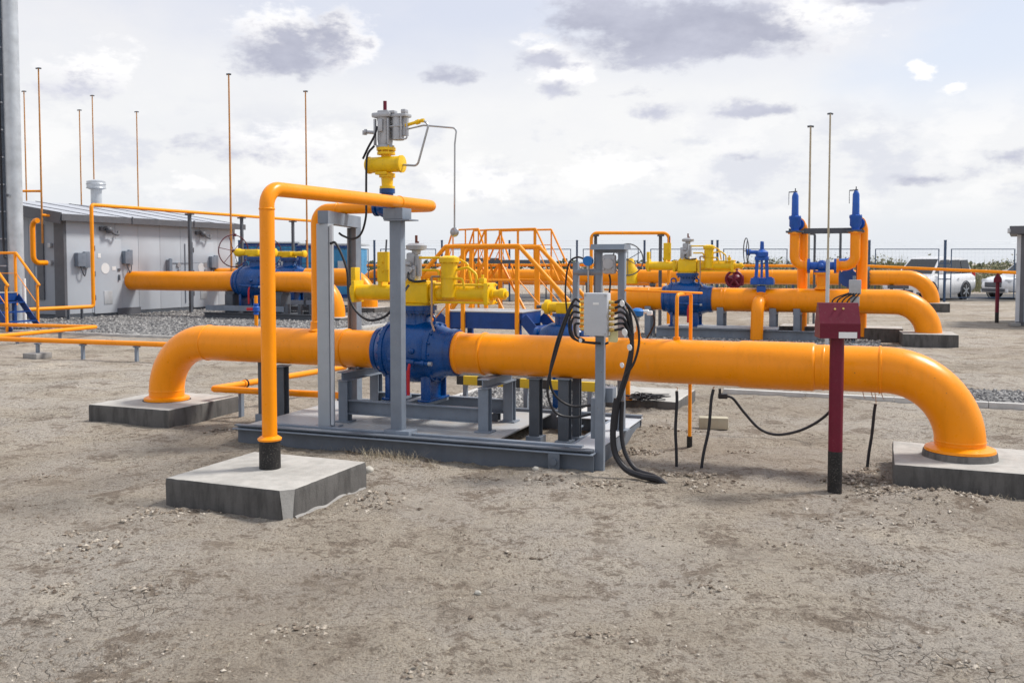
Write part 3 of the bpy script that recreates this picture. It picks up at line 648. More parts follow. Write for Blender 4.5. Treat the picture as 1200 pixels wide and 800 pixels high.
# ---------------------------------------------------------------- vent pipe with upright actuator
BP = .0555; ZB = 2.27
pu, pv = uv(W(316.5, 548, .19)); ru = ul(371, 0, 300)
SK = .175
t = site('vent_pipe', 'slim tall orange pipe looping from the nearest plinth over the near pipe', 'pipe', pu, pv)
vlx = ul(454, 0, 245)-pu; ve = -pv       # v of main pipe in local y
b = MB(); b.tube([(0, 0, .36), (0, 0, ZB), (SK, ve, ZB), (vlx+.10, ve, ZB)], BP, 24, .13, 12); build('pipe_run', b, ORANGE, t, ang=60)
b = MB(); b.tube([(ru-pu, ve, ZC+PR-.01), (ru-pu, ve, ZB), (vlx-.13, ve, ZB)], BP, 24, .15, 12); build('riser', b, ORANGE, t, ang=60)
b = MB(); b.lathe((ru-pu, ve, ZC+PR-.015), (0, 0, 1), [(0, .10), (.02, .075), (.06, BP+.012), (.09, BP+.012), (.10, BP)], 24); b.lathe((ru-pu+.24, ve, ZB), (1, 0, 0), [(0, BP+.001), (.006, BP+.007), (.02, BP+.007), (.026, BP+.001)], 24)
b.lathe((0, 0, .4), (0, 0, 1), [(0, BP+.03), (.014, BP+.034), (.03, BP+.012), (.034, BP)], 28)
b.lathe((0, 0, ZB-.16), (0, 0, 1), [(0, BP+.001), (.004, BP+.004), (.012, BP+.004), (.016, BP+.001)], 24)
b.lathe((SK*(1-.66/ve), ve-.66, ZB), (SK, ve, 0), [(0, BP+.001), (.004, BP+.006), (.016, BP+.006), (.02, BP+.001)], 24); build('weld_band', b, ORANGE, t)
b = MB(); b.lathe((0, 0, .17), (0, 0, 1), [(0, BP+.024), (.23, BP+.022), (.232, BP)], 28); build('bitumen_sleeve', b, BITUM, t)

t = site('vent_valve', 'small blue valve topped by yellow gearbox and grey control head', 'valve', pu+vlx, 0, ZB-.12)
def Q(x, y, z): return (x, y, z+.12)
b = MB(); b.lathe(Q(-.135, 0, 0), (1, 0, 0), [(0, .085), (.03, .085), (.032, .068), (.05, .08), (.09, .10), (.17, .10), (.21, .08), (.23, .068), (.232, .085), (.262, .085)], 30); b.bolts(Q(-.115, 0, 0), (1, 0, 0), .072, 8, .008, .05); b.bolts(Q(.115, 0, 0), (1, 0, 0), .072, 8, .008, .05); b.cyl(Q(0, 0, .05), Q(0, 0, .17), .06, seg=24); b.cyl(Q(0, 0, .14), Q(0, 0, .185), .078, seg=24); build('body', b, BLUE, t)
b = MB(); b.lathe(Q(0, 0, .186), (0, 0, 1), [(0, .075), (.025, .075), (.027, .055), (.11, .06), (.112, .08), (.15, .08)], 26); b.lathe(Q(-.20, -.04, .42), (1, 0, 0), [(0, .07), (.012, .085), (.03, .085), (.032, .078), (.37, .078), (.372, .085), (.395, .085), (.40, .06)], 28); b.lathe(Q(-.01, 0, .49), (0, 0, 1), [(0, .05), (.03, .05), (.032, .09), (.055, .09), (.057, .06), (.07, .06), (.072, .095), (.10, .095)], 26); b.bolts(Q(-.01, 0, .565), (0, 0, 1), .08, 8, .008, .08); b.box(Q(-.02, -.03, .335), (.13, .13, .03), bev=.006); build('gearbox', b, YELLOW, t)
b = MB(); b.lathe(Q(-.02, 0, .592), (0, 0, 1), [(0, .09), (.02, .09), (.022, .07), (.08, .078), (.25, .075), (.30, .085)], 24); b.box(Q(-.02, 0, .905), (.21, .19, .05), bev=.02); b.box(Q(-.02, -.09, .80), (.05, .03, .12), bev=.008)
for x in (-.10, .05): b.box(Q(x, -.06, .74), (.02, .03, .26), bev=.004)
b.box(Q(-.02, 0, .94), (.12, .11, .03), bev=.012)
build('control_head', b, ALU, t)
b = MB(); b.cyl(Q(.125, .0, .66), Q(.125, .0, .88), .06, seg=22); b.box(Q(.16, 0, .895), (.17, .13, .035), bev=.012); b.cyl(Q(.20, .01, .70), Q(.20, .01, .88), .035); b.cyl(Q(.06, 0, .84), Q(.13, 0, .84), .03); b.box(Q(.215, -.03, .93), (.05, .07, .04), bev=.01); b.box(Q(.09, -.03, .93), (.06, .07, .03), bev=.01); b.tube([Q(.19, -.06, .88), Q(.19, -.06, .66), Q(.25, -.05, .66), Q(.25, -.05, .86)], .008, 8, .02); b.cyl(Q(.0, -.05, .79), Q(.2, -.06, .79), .008); build('filter_bowl', b, ALU, t)
b = MB(); b.cyl(Q(-.02, 0, .95), Q(-.02, 0, 1.05), .018); build('indicator_stem', b, MAROON, t)
b = MB(); b.cyl(Q(-.12, -.05, .74), Q(-.19, -.07, .745), .017); b.cyl(Q(-.19, -.07, .745), Q(-.21, -.075, .746), .030); b.cyl(Q(-.215, -.075, .76), Q(-.215, -.075, .72), .018); build('vent_plug', b, ALU, t)
b = MB(); b.cyl(Q(.22, -.02, .795), Q(.40, -.03, .83), .016); b.cyl(Q(.34, -.025, .815), Q(.38, -.028, .825), .024, seg=6); b.cyl(Q(.40, -.03, .83), Q(.43, -.03, .83), .02, seg=6); build('hose_fitting', b, YELLOW, t)
b = MB(); b.tube([Q(.42, -.03, .83), Q(.48, -.03, .79), Q(.36, -.04, .395), Q(.20, -.04, .41)], .011, 8, .05); build('hose', b, STEEL, t)
b = MB(); b.tube([Q(.22, -.02, .755), Q(.42, -.02, .785), Q(.74, .05, .75), Q(.72, .05, .60), Q(.70, .08, -.22)], .0085, 8, .04); b.sphere(Q(.70, .08, -.25), .048, sc=(1, .5, 1)); build('impulse_tube', b, STEEL, t)
b = MB(); b.tube(spline([Q(-.06, -.09, .79), Q(-.07, -.12, .70), Q(-.14, -.13, .58), Q(-.21, -.11, .48)]), .011, 8); b.tube(spline([Q(-.08, -.11, .60), Q(-.13, -.15, .52), Q(-.135, -.17, .40), Q(-.135, -.18, .1), Q(-.14, -.18, -.1), Q(-.22, -.14, -.26), Q(-.34, -.1, -.31), Q(-.45, -.1, -.28), Q(-.50, -.1, -.25)]), .011, 8); build('signal_cable', b, BLACKR, t)

# posts carrying the vent pipe
pb = W(471, 516, ST)
uu, vv = uv(pb); vv_pipe = vv
t = site('pipe_post', 'grey square post on the skid front carrying the vent pipe end', 'post', pu+SK*(1-.69/-pv)+.005, -.69, ST)
b = MB(); b.box((0, 0, (ZB-BP-.10-ST)/2), (.115, .09, ZB-BP-.10-ST), bev=.006); build('post', b, GREY, t)
b = MB(); b.box((.02, 0, .022), (.26, .16, .05), bev=.006); build('base_plate', b, GREY, t)
b = MB(); b.box((0, 0, ZB-BP-.052-ST), (.20, .17, .10), bev=.004); b.box((.04, .0, ZB-BP-.11-ST), (.26, .18, .012)); build('saddle', b, GREY, t)
LPOST = paint('pale_post_paint', (.36, .39, .42), .42, var=.06, dirt=.12)
t = thing('pipe_portal', 'grey two-legged portal frame straddling the near pipe left of valve', 'frame', V((0, 0, 0)))
c1 = W(383, 500, ST); c2 = D(415, 300, 9.8); c2.z = ST; t.location = V((c1.x, c1.y, ST)); dd = (c2-c1); dz = V((0, 0, 1)); dn = dd.normalized()
for c, tz, w in ((c1, 2.09, .13), (c2, 2.09, .10)):
    b = MB(); (b.box(V((c.x, c.y, (tz+ST)/2+.006)), (w, .10, tz-ST-.012), -A, .006) if c is c1 else b.hbeam(c+dz*.012, V((c.x, c.y, tz)), w, .11, .012, UX)); build('post', b, LPOST if c is c1 else GREY, t, world=True)
    b = MB(); b.box(c+dz*.007, (.24, .2, .014), -A); build('base_plate', b, GREY, t, world=True)
b = MB(); b.bar(c1-dn*.06+dz*(2.152-ST), c2+dn*.10+dz*(2.152-ST), .10, .12); build('cross_beam', b, GREY, t, world=True)
b = MB(); b.tube([c1+UX*.085-VX*.03+dz*.03, c1+UX*.085-VX*.03+dz*1.92], .016, 8); build('conduit', b, LGREY, t, world=True)
b = MB(); b.tube(spline([c1+UX*.09-VX*.05+dz*1.75, c1+UX*.16-VX*.05+dz*1.74, c1+UX*.27-VX*.05+dz*1.5, c1+UX*.33-VX*.1+dz*1.22, c1+UX*.5-VX*.1+dz*1.05, c1+UX*.68-VX*.05+dz*1.08, c1+UX*.80+dz*1.25, c1+UX*.84+VX*.1+dz*1.36]), .012, 8); tag(build('loose_cable', b, BLACKR, t, world=True))

# ---------------------------------------------------------------- junction box post with cables
jb = W(703, 550, 0); t = thing('junction_box_post', 'grey post carrying a pale junction box in front of the near pipe', 'junction box', V((jb.x, jb.y, 0)), -A)
b = MB(); b.channel((0, 0, -.1), (0, 0, 1.45), .05, .075, .006, V((1, 0, 0))); b.box((0, .025, .675), (.073, .006, 1.54)); build('post', b, GREY, t)
zb0, zb1 = 1.125, 1.475
b = MB(); b.box((-.005, -.075, (zb0+zb1)/2), (.20, .10, zb1-zb0), bev=.008); bx_ = build('junction_box', b, LGREY, t)
b = MB(); b.box((-.005, -.130, (zb0+zb1)/2), (.196, .012, zb1-zb0-.006), bev=.005); build('lid', b, LGREY, bx_)
b = MB()
for x in (-.09, .08):
    for z in (zb0+.02, zb1-.02): b.cyl((x, -.140, z), (x, -.130, z), .008, seg=8)
build('lid_screw', b, STEEL, bx_)
b = MB(); b.box((.0, -.1375, zb1-.085), (.05, .002, .02)); build('label_plate', b, WHITE, bx_)
GL = [zb0+.05+.045*i for i in range(6)]
for sx_ in (-1, 1):
    for z in GL:
        b = MB(); x = -.005+sx_*.10; b.cyl((x, -.075, z), (x+sx_*.028, -.075, z), .016, seg=8); b.cyl((x+sx_*.028, -.075, z), (x+sx_*.045, -.075, z), .012, seg=10); build('cable_gland', b, BRASS, bx_)
b = MB(); b.cyl((.098, -.10, zb0+.06), (.104, -.10, zb0+.06), .012, seg=10); b.box((.094, -.128, zb0+.17), (.012, .022, .03), bev=.003); build('latch', b, STEEL, bx_)
b = MB(); b.box((-.06, .075, .42), (.06, .10, .34), bev=.004); b.box((.045, .10, .62), (.10, .12, .12), bev=.004); build('bracket', b, GREY, t)
b = MB(); b.box((.11, -.02, zb0-.005), (.075, .004, .10), bev=.001); b.box((.125, -.03, zb0+.005), (.065, .004, .10)); build('paper_tag', b, CARTON, t)
def cableset(kind, runs, r, label):
    b = MB()
    for pts in runs: b.tube(spline(pts, 8), r, 8)
    return build(kind, b, BLACKR, t)
xl = -.155
cableset('loop_cable', [
    [(xl, -.075, GL[5]), (xl-.05, -.085, GL[5]+.01), (xl-.14, -.09, 1.22), (xl-.21, -.10, 1.0), (xl-.25, -.11, .78), (xl-.22, -.08, .62), (xl-.10, -.0, .52), (-.06, .06, .53)],
    [(xl, -.075, GL[4]), (xl-.06, -.095, GL[4]+.005), (xl-.12, -.10, 1.22), (xl-.20, -.12, .95), (xl-.265, -.13, .68), (xl-.21, -.1, .48), (xl-.07, -.03, .43), (-.06, .06, .46)]], .011, '')
cableset('loop_cable', [
    [(xl, -.075, GL[3]), (xl-.06, -.09, GL[3]), (xl-.09, -.09, 1.2), (xl-.05, -.07, 1.09), (.0, .0, 1.05), (.06, .03, 1.06)],
    [(xl, -.075, GL[2]), (xl-.05, -.10, GL[2]), (xl-.07, -.10, 1.17), (xl-.02, -.08, 1.08), (.02, -.06, 1.06)],
    [(xl, -.075, GL[1]), (xl-.04, -.085, GL[1]-.01), (xl-.03, -.08, 1.12), (xl+.04, -.07, 1.08)]], .010, '')
xr = .145
run = []
for i, z in enumerate(GL[::-1]):
    o = .030*i; j = .016
    run.append([(xr, -.075, z), (xr+.06, -.08-.01*i, z+.012), (xr+.125-.4*o*.8, -.08-j*(i % 2), 1.32-.9*o), (xr+.155-.012*(i % 3), -.10+.02*(i % 3), 1.08), (xr+.125-.014*(i % 3), -.11+.02*(i//2), .85), (xr+.045-.012*(i % 3), -.12+.02*(i//2), .58), (xr+.015-.012*(i % 3), -.12+.03*(i % 2), .36)])
cableset('cable_bundle', run, .011, '')
cableset('cable_bundle', [[(xr, -.075, GL[5]), (xr+.09, -.10, GL[5]), (xr+.18, -.11, 1.28), (xr+.21, -.11, 1.10), (xr+.17, -.115, .92), (xr+.09, -.12, .8)]], .011, '')
cableset('armoured_conduit', [[(xr+.03, -.12, .62), (xr+.0, -.12, .38), (xr+.02, -.13, .18), (xr+.12, -.16, .06), (xr+.26, -.20, .025), (xr+.40, -.235, .018), (xr+.47, -.25, -.02)]], .026, '')
cableset('armoured_conduit', [[(xr+.07, -.10, .60), (xr+.06, -.09, .36), (xr+.10, -.11, .18), (xr+.20, -.14, .06), (xr+.36, -.19, .03), (xr+.46, -.22, -.02)]], .018, '')
for x, y, z, r in ((xr+.075, -.125, 1.395, .026), (xr+.105, -.155, 1.165, .03), (xr+.145, -.15, 1.045, .026), (xr+.085, -.155, .90, .022), (xl+.02, -.11, 1.085, .018)):
    b = MB(); b.cyl((x, y, z), (x-.004, y-.006, z-.001), r, seg=18); build('cable_tag', b, WHITE, t)

# ---------------------------------------------------------------- instrument rack behind the near pipe
rb = W(728, 504, ST); ru_, rv_ = uv(rb)
t = site('instrument_rack', 'grey instrument stand with a small roof behind the junction box', 'instrument stand', ru_, rv_, ST)
b = MB(); b.box((0, 0, .842), (.065, .065, 1.68), bev=.004); build('post', b, GREY, t)
xb = ul(702, rv_, 320)-ru_; xg = ul(675, rv_, 350)-ru_
b = MB(); b.box((xb, 0, 1.35), (.055, .065, .66), bev=.004); build('post', b, GREY, t)
b = MB(); b.box((xg, 0, .79), (.05, .06, 1.57), bev=.004); build('post', b, GREY, t)
b = MB(); b.cyl((xg-.02, -.01, 1.48), (xb+.03, -.01, 1.48), .032); build('cross_tube', b, GREY, t)
b = MB(); b.extr([(-.13, 0), (.13, 0), (.10, .05), (-.10, .05)], (xb-.05, 0, 1.69), (.05, 0, 1.69), V((0, 0, 1))); b.box((xb/2, 0, 1.675), (-xb+.07, .07, .03)); build('rain_roof', b, GREY, t)
b = MB(); b.box((xb*.5+.0, -.035, 1.555), (.125, .07, .18), bev=.025); b.cyl((xb*.5, -.075, 1.56), (xb*.5, -.09, 1.56), .05, seg=20); b.bolts((xb*.5, -.072, 1.555), (0, 1, 0), .065, 4, .01, .02, .5); build('transmitter_box', b, ALU, t)
b = MB(); gx = ul(692, rv_, 312)-ru_; b.cyl((gx, -.05, 1.585), (gx, -.10, 1.585), .046, seg=24); build('dial_gauge', b, GBLUE, t)
b = MB(); b.cyl((gx, -.07, 1.54), (gx, -.07, 1.15), .008); b.cyl((gx, -.075, 1.54), (gx, -.075, 1.505), .016, seg=6); build('gauge_stem', b, STEEL, t)
b = MB(); b.tube(spline([(gx-.03, -.06, 1.60), (xg+.02, -.05, 1.62), (xg-.06, -.05, 1.55), (xg-.09, -.05, 1.30), (xg-.07, -.05, 1.08)]), .009, 8); b.tube(spline([(xb*.5, -.04, 1.46), (xb*.5+.01, -.04, 1.38), (xb*.5-.01, -.04, 1.2)]), .009, 8); build('signal_cable', b, BLACKR, t)
b = MB(); b.box((0, 0, .006), (.14, .14, .012)); b.box((xg, 0, .006), (.12, .12, .012)); build('base_plate', b, GREY, t)

# small valve with yellow gear behind the near pipe
u_, v_ = ul(668, 2.0, 385), 2.0
t = site('plug_valve', 'small blue valve with stubby yellow gearbox between stile and junction box', 'valve', u_, v_, 0)
b = MB(); b.lathe((-.42, 0, .86), (1, 0, 0), [(0, .11), (.04, .11), (.042, .08), (.10, .12), (.2, .17), (.42, .17), (.52, .12), (.58, .08), (.582, .11), (.62, .11)], 28); b.cyl((-.1, 0, .95), (-.1, 0, 1.12), .08); b.cyl((-.1, 0, 1.10), (-.1, 0, 1.14), .11, seg=20); b.box((-.1, 0, .38), (.16, .2, .70), bev=.01); build('body', b, BLUE, t)
b = MB(); b.box((-.02, 0, 1.20), (.26, .16, .13), bev=.02); b.lathe((-.14, -.02, 1.21), (-1, 0, 0), [(0, .06), (.10, .06), (.102, .085), (.15, .085), (.152, .05), (.19, .04)], 20); build('gearbox', b, YELLOW, t)
b = MB(); b.cyl((-.33, -.02, 1.21), (-.40, -.02, 1.21), .02); build('drive_stub', b, DGREY, t)

# transmitter on the near pipe
x = ul(747, 0, 395)
t = site('pressure_transmitter', 'blue-capped transmitter on a thin stem atop the near pipe', 'instrument', x, 0, ZC+PR)
b = MB(); b.lathe((0, 0, -.005), (0, 0, 1), [(0, .045), (.03, .03), (.07, .026), (.072, .012), (.2, .010)], 16); build('stem', b, ORANGE, t)
b = MB(); b.cyl((0, 0, .07), (0, 0, .20), .011); b.cyl((0, 0, .16), (0, 0, .20), .018, seg=6); build('needle_valve', b, STEEL, t)
b = MB(); b.lathe((-.0, -.0, .20), (.12, -.1, 1), [(0, .03), (.015, .05), (.06, .055), (.075, .03)], 20); build('cap', b, GBLUE, t)
b = MB(); b.cyl((.04, 0, .245), (.10, 0, .25), .018); b.box((.11, 0, .235), (.05, .04, .04), bev=.01); build('plug', b, WHITE, t)
b = MB(); b.tube(spline([(.10, 0, .24), (.135, .02, .22), (.14, .05, .14), (.09, .1, .05), (.03, .17, -.03)]), .008, 8); build('signal_cable', b, BLACKR, t)

# small orange goose-neck
t = site('impulse_pipe', 'narrow orange goose-neck tube rising from the near pipe into the soil', 'pipe', ul(793, 0, 390), 0)
xa = 0; g2 = W(808, 526, 0); gu, gv = uv(g2); xq = gu-ul(793, 0, 390)
b = MB(); b.tube([(0, 0, ZC+PR-.01), (0, 0, 1.44), (xq, gv, 1.44), (xq, gv, -.05)], .0165, 12, .04); b.cyl((0, 0, ZC+PR-.005), (0, 0, ZC+PR+.03), .03); build('tube', b, OTUBE, t)
b = MB(); b.tube([(-.75, .3, 1.47), (.0, .1, 1.46), (xq+.1, gv, 1.445)], .010, 8); build('cross_tube', b, OTUBE, t)
b = MB(); b.cyl((xq, gv, -.02), (xq, gv, .12), .026); build('ground_sleeve', b, BITUM, t)

# loose cables and stubs
def stub(pts, r, label, group=None):
    p0 = W(*pts[0]) if len(pts[0]) == 2 else V(pts[0])
    return p0
def cable_up(px, py, px2, py2, r, label, wob=.02):
    p = W(px, py, 0); q = D(px2, py2, p.y+.02); m_ = (p+q)/2+V((wob, 0, 0))
    b = MB(); b.tube(spline([p-V((0, 0, .05)), p+(q-p)*.2+V((wob*.3, 0, 0)), m_, q+(p-q)*.15-V((wob*.2, 0, 0)), q]), r, 10)
    o = tag(build('cable_stub', b, BLACKR, loc=p), label, 'cable')
    b = MB(); b.tube(spline([q-p, q-p+V((.012, .02, .02)), V((q.x-p.x+.005, q.y-p.y+.05, ZC-PR+.004 if abs(q.z-ZC+PR) < .3 else q.z+.05))]), .0035, 6); build('bare_wire', b, COPPER, o)
cable_up(793, 546, 793, 458, .013, 'upright black cable stub left of the orange goose-neck foot', -.01)
cable_up(821, 549, 836, 456, .013, 'slanting black cable stub right of the orange goose-neck foot', .015)
cable_up(1016, 545, 1026, 473, .013, 'bent black cable stub beneath the right end of the near pipe', .005)
a0 = W(846, 510, 0); Yc = a0.y
pts = [D(846, 464, Yc), D(858, 466, Yc), D(872, 483, Yc), D(890, 502, Yc-.05), D(910, 509, Yc-.1), D(935, 505, Yc-.15), D(958, 494, Yc-.2), D(975, 479, Yc-.3), D(983, 462, Yc-.34)]
b = MB(); b.tube(spline(pts), .014, 10); tag(build('sagging_cable', b, BLACKR, loc=W(905, 512, 0)), 'black cable sagging under the near pipe towards the maroon post', 'cable')
p = W(836, 500, 0); b = MB(); b.box((p.x, p.y, .045), (.30, .14, .12), -R(10), .012); tag(build('paving_block', b, concrete('block_concrete', (.44, .40, .30), .1), loc=p), 'pale concrete block lying on soil under the near pipe', 'block')
q = D(847, 464, Yc); b = MB(); b.box(q, (.09, .05, .05), bev=.01); b.box(q+V((-.03, 0, .045)), (.02, .03, .06)); tag(build('cable_plug', b, BLACKR, loc=q), 'black plug at the left end of the sagging cable', 'plug')
# slab behind with heap of wire
u_, v_ = uv(W(745, 474, 0)); t = plinth('low concrete slab behind the skid with a heap of wire on it', u_+.1, v_+.1, 1.0, 1.1, .13)
b = MB(); c = W(752, 467, .15)
for k in range(16):
    q = [c+V((random.gauss(0, .12), random.gauss(0, .09), random.uniform(-.01, .06))) for _ in range(6)]; b.tube(spline(q, 6), .005, 5)
tag(build('wire_heap', b, BLACKR, loc=c), 'tangled heap of dark wire on the slab behind the skid', 'wire')
c = W(735, 468, .13); b = MB(); b.tube([c, c+V((0, 0, .35))], .035, 14); b.cyl(c, c+V((0, 0, .02)), .06); b.cyl(c+V((0, 0, .35)), c+V((0, 0, .37)), .042); tag(build('pipe_stub', b, ORANGE, loc=c), 'short orange stub standing on the slab behind the skid', 'pipe')
# small-bore loop left of the skid
A1, A2, A3 = W(404, 430, .32), W(249, 455.5, .32), W(404, 463.5, .32)
t = thing('small_bore_pipe', 'narrow orange pipe doubling back in a V left of the skid', 'pipe', V((A2.x, A2.y, 0)))
b = MB(); b.tube([A1, A2, A3], .036, 14, .035); b.lathe(A2+(A1-A2)*.2, A1-A2, [(0, .037), (.005, .044), (.03, .044), (.035, .037)], 14); build('tube', b, ORANGE, t, world=True)
for px, py in ((283, 489),):
    q = W(283, 489, 0); b = MB(); b.box(q+V((0, 0, .14)), (.04, .05, .28), -A); build('stand', b, GREY, t, world=True)
b = MB(); b.torus(A2+(A1-A2)*.22, A1-A2, .043, .008, 16, 6); build('clamp', b, BLACKR, t, world=True)

# maroon marker posts
def marker(t):
    b = MB(); b.cyl((0, 0, .30), (0, 0, 1.16), .052, seg=28); build('post', b, MAROON, t)
    b = MB(); b.cyl((0, 0, -.1), (0, 0, .30), .0525, seg=28); build('post_foot', b, BITUM, t)
    b = MB(); b.extr([(-.105, 0), (.105, 0), (.105, .11), (.02, .262), (-.02, .262), (-.105, .11)], (-.145, 0, 1.16), (.145, 0, 1.16), V((0, 0, 1))); c = build('terminal_box', b, MAROON, t, ang=20)
    b = MB(); b.box((.055, -.107, 1.186), (.13, .003, .045)); build('sticker', b, WHITE, c)
    b = MB(); b.cyl((-.03, -.05, 1.375), (-.03, -.058, 1.378), .008); b.cyl((.03, -.05, 1.378), (.03, -.058, 1.381), .008); build('rivet', b, BRASS, c)
g = W(978, 574, 0)
mk = thing('marker_post', 'maroon round post with terminal box before the right end of near pipe', 'marker post', g, R(-8), 'maroon marker posts'); marker(mk)
c = copy_tree(mk); c.location = W(1168, 378, 0); c.rotation_euler.z = R(62); c['label'] = 'distant maroon post with pointed box beside the grey cabin'


# loose stones
def stone(px, py, r, flat, label):
    p = W(px, py, 0); z0 = gh(p.x, p.y); b = MB(); b.sphere((0, 0, 0), 1, 18)
    b.v = [V((q.x*r*(1+.35*noise.noise(q*1.6+V((px, 0, 0)))), q.y*r*.75*(1+.35*noise.noise(q*1.7+V((py, 3, 0)))), q.z*r*flat*(1+.3*noise.noise(q*2.1+V((1, px, 0)))))) for q in b.v]
    o = build('stone', b, STONE, ang=45); o.location = (p.x, p.y, z0+r*flat*.35); o.rotation_euler.z = px*.7; tag(o, label, 'stone')
stone(560, 694, .022, .6, 'small white pebble on bare soil below the skid')
stone(432, 553, .045, .8, 'white lump of mortar at the right corner of the nearest plinth')
stone(628, 553, .03, .7, 'whitish pebble against the front beam of the skid')

# ================================================================== SECOND PIPELINE (behind)
V2 = 13.16; R2 = .265; Z2 = .89
def u2(px, v=V2, py=350): return ul(px, v, py)
def line_pipe(name, label, pts, r, bend, group=None, bands=(), seg=40, mt=None):
    p0 = V(pts[0]); t = thing(name, label, 'pipe', V((p0.x, p0.y, 0)), -A, group)
    b = MB(); b.tube(pts, r, seg, bend, 16); build('pipe_run', b, mt or ORANGE, t, world=True, ang=60)
    if bands:
        b = MB()
        for u, v, z in bands:
            b.lathe(S(u-.02, v, z), UX, [(0, r+.0005), (.008, r+.007), (.032, r+.007), (.04, r+.0005)], 36)
        build('weld_band', b, ORANGE, t, world=True)
    return t
ua, ub, uc2 = u2(700), u2(804), u2(1089)
k2 = 1.32
uv2 = u2(804)
line_pipe('gas_pipe', 'thick orange pipe from a bend to the second blue valve, behind junction box', [S(ua, V2, -.1), S(ua, V2, Z2), S(uv2-.40*k2, V2, Z2)], R2, .8, bands=[(u2(761), V2, Z2)])
t2 = line_pipe('gas_pipe', 'thick orange pipe with relief risers, bending down before the white car', [S(uc2, V2, .2), S(uc2, V2, Z2), S(uv2+.40*k2, V2, Z2)], R2, .8, bands=[(u2(850), V2, Z2), (u2(935), V2, Z2), (u2(846), V2, Z2)])
plinth('grey plinth under the downward bend of the second orange pipe', uc2-.02, V2-.05, 1.05, 1.05, .26, rz=R(4))
c = copy_tree(valve1); c.location = S(uv2, V2, Z2-.467*k2); c.scale = (k2,)*3; c['label'] = 'blue ball valve with yellow actuator in the second pipe, behind the goose-neck'
# its skid
t = site('equipment_skid', 'long grey steel skid under the second blue valve and pipe', 'skid', u2(768, V2-.7), V2, .0)
Ls = u2(958, V2-.7)-u2(768, V2-.7)
for y in (-.62, .62):
    b = MB(); b.channel((0, y, .14), (Ls, y, .14), .09, .24, .012, V((0, 0, 1))); build('long_beam', b, GREY, t)
for x in (.05, Ls*.33, Ls*.66, Ls-.05):
    b = MB(); b.box((x, 0, .14), (.10, 1.14, .2)); build('cross_beam', b, GREY, t)
b = MB(); b.box((uv2-u2(768, V2-.7), 0, .262), (1.2, .9, .012)); build('deck', b, DECK, t)
for px in (762, 846, 907, 935):
    x = u2(px)-u2(768, V2-.7)
    b = MB(); b.hbeam((x, -.2, .02), (x, -.2, Z2-.17), .14, .12, .012); b.hbeam((x, .2, .02), (x, .2, Z2-.17), .14, .12, .012); b.box((x, 0, Z2-R2-.01), (.16, .5, .06), bev=.005); build('saddle', b, GREY, t)
b = MB(); b.box((Ls*.52, -.55, .30), (Ls*.5, .18, .05)); build('cable_tray', b, LGREY, t)

# branch with gate valve towards the camera
xg = u2(893); 
t = site('branch_pipe', 'orange branch elbow dropping in front of the second pipe below the gate valve', 'pipe', xg-.02, V2-.75)
b = MB(); b.tube([(0.02, .55, Z2-.02), (.02, 0, Z2-.02), (.0, 0, -.1)], .135, 28, .24, 12); build('elbow', b, ORANGE, t, ang=60)
b = MB(); b.lathe((.02, .52, Z2-.02), (0, 1, 0), [(0, .21), (.05, .21), (.052, .14), (.2, .14)], 28); b.bolts((.02, .54, Z2-.02), (0, 1, 0), .18, 10, .014, .09); build('flange', b, ORANGE, t)
t = site('gate_valve', 'blue rising-stem gate valve standing on the orange branch flange', 'valve', xg, V2-.12, Z2)
b = MB(); b.lathe((0, -.07, 0), (0, 1, 0), [(0, .21), (.05, .21), (.052, .15), (.16, .15)], 28); b.box((0, 0, .20), (.20, .16, .26), bev=.04); b.box((.02, 0, .40), (.50, .30, .10), bev=.015); b.box((.02, 0, .47), (.48, .28, .05), bev=.01); b.bolts((.02, 0, .44), (0, 0, 1), .19, 10, .014, .16); build('body', b, PSVBLUE, t)
b = MB()
for x in (-.12, .12): b.bar((x*1.0, 0, .48), (x*.85, 0, .90), .07, .05)
b.box((0, 0, .93), (.30, .15, .09), bev=.02); b.cyl((0, 0, .50), (0, 0, .90), .028); build('yoke', b, PSVBLUE, t)
b = MB(); b.lathe((0, 0, .97), (0, 0, 1), [(0, .13), (.04, .14), (.10, .14), (.14, .08), (.16, .045), (.33, .04), (.34, .03)], 24); b.cyl((-.02, -.02, 1.06), (-.26, -.10, 1.07), .045); b.cyl((-.24, -.10, 1.06), (-.32, -.12, 1.07), .07); build('gearbox', b, PSVBLUE, t)
b = MB(); b.torus((-.33, -.12, 1.10), (1, .35, 0), .28, .012, 36, 8)
for a in range(3): 
    q = Matrix.Rotation(a*2.094+.5, 3, V((1, .35, 0)).normalized()) @ V((0, 0, .27)); b.cyl((-.33, -.12, 1.10), V((-.33, -.12, 1.10))+q, .010, seg=8)
build('handwheel', b, DGREY, t)

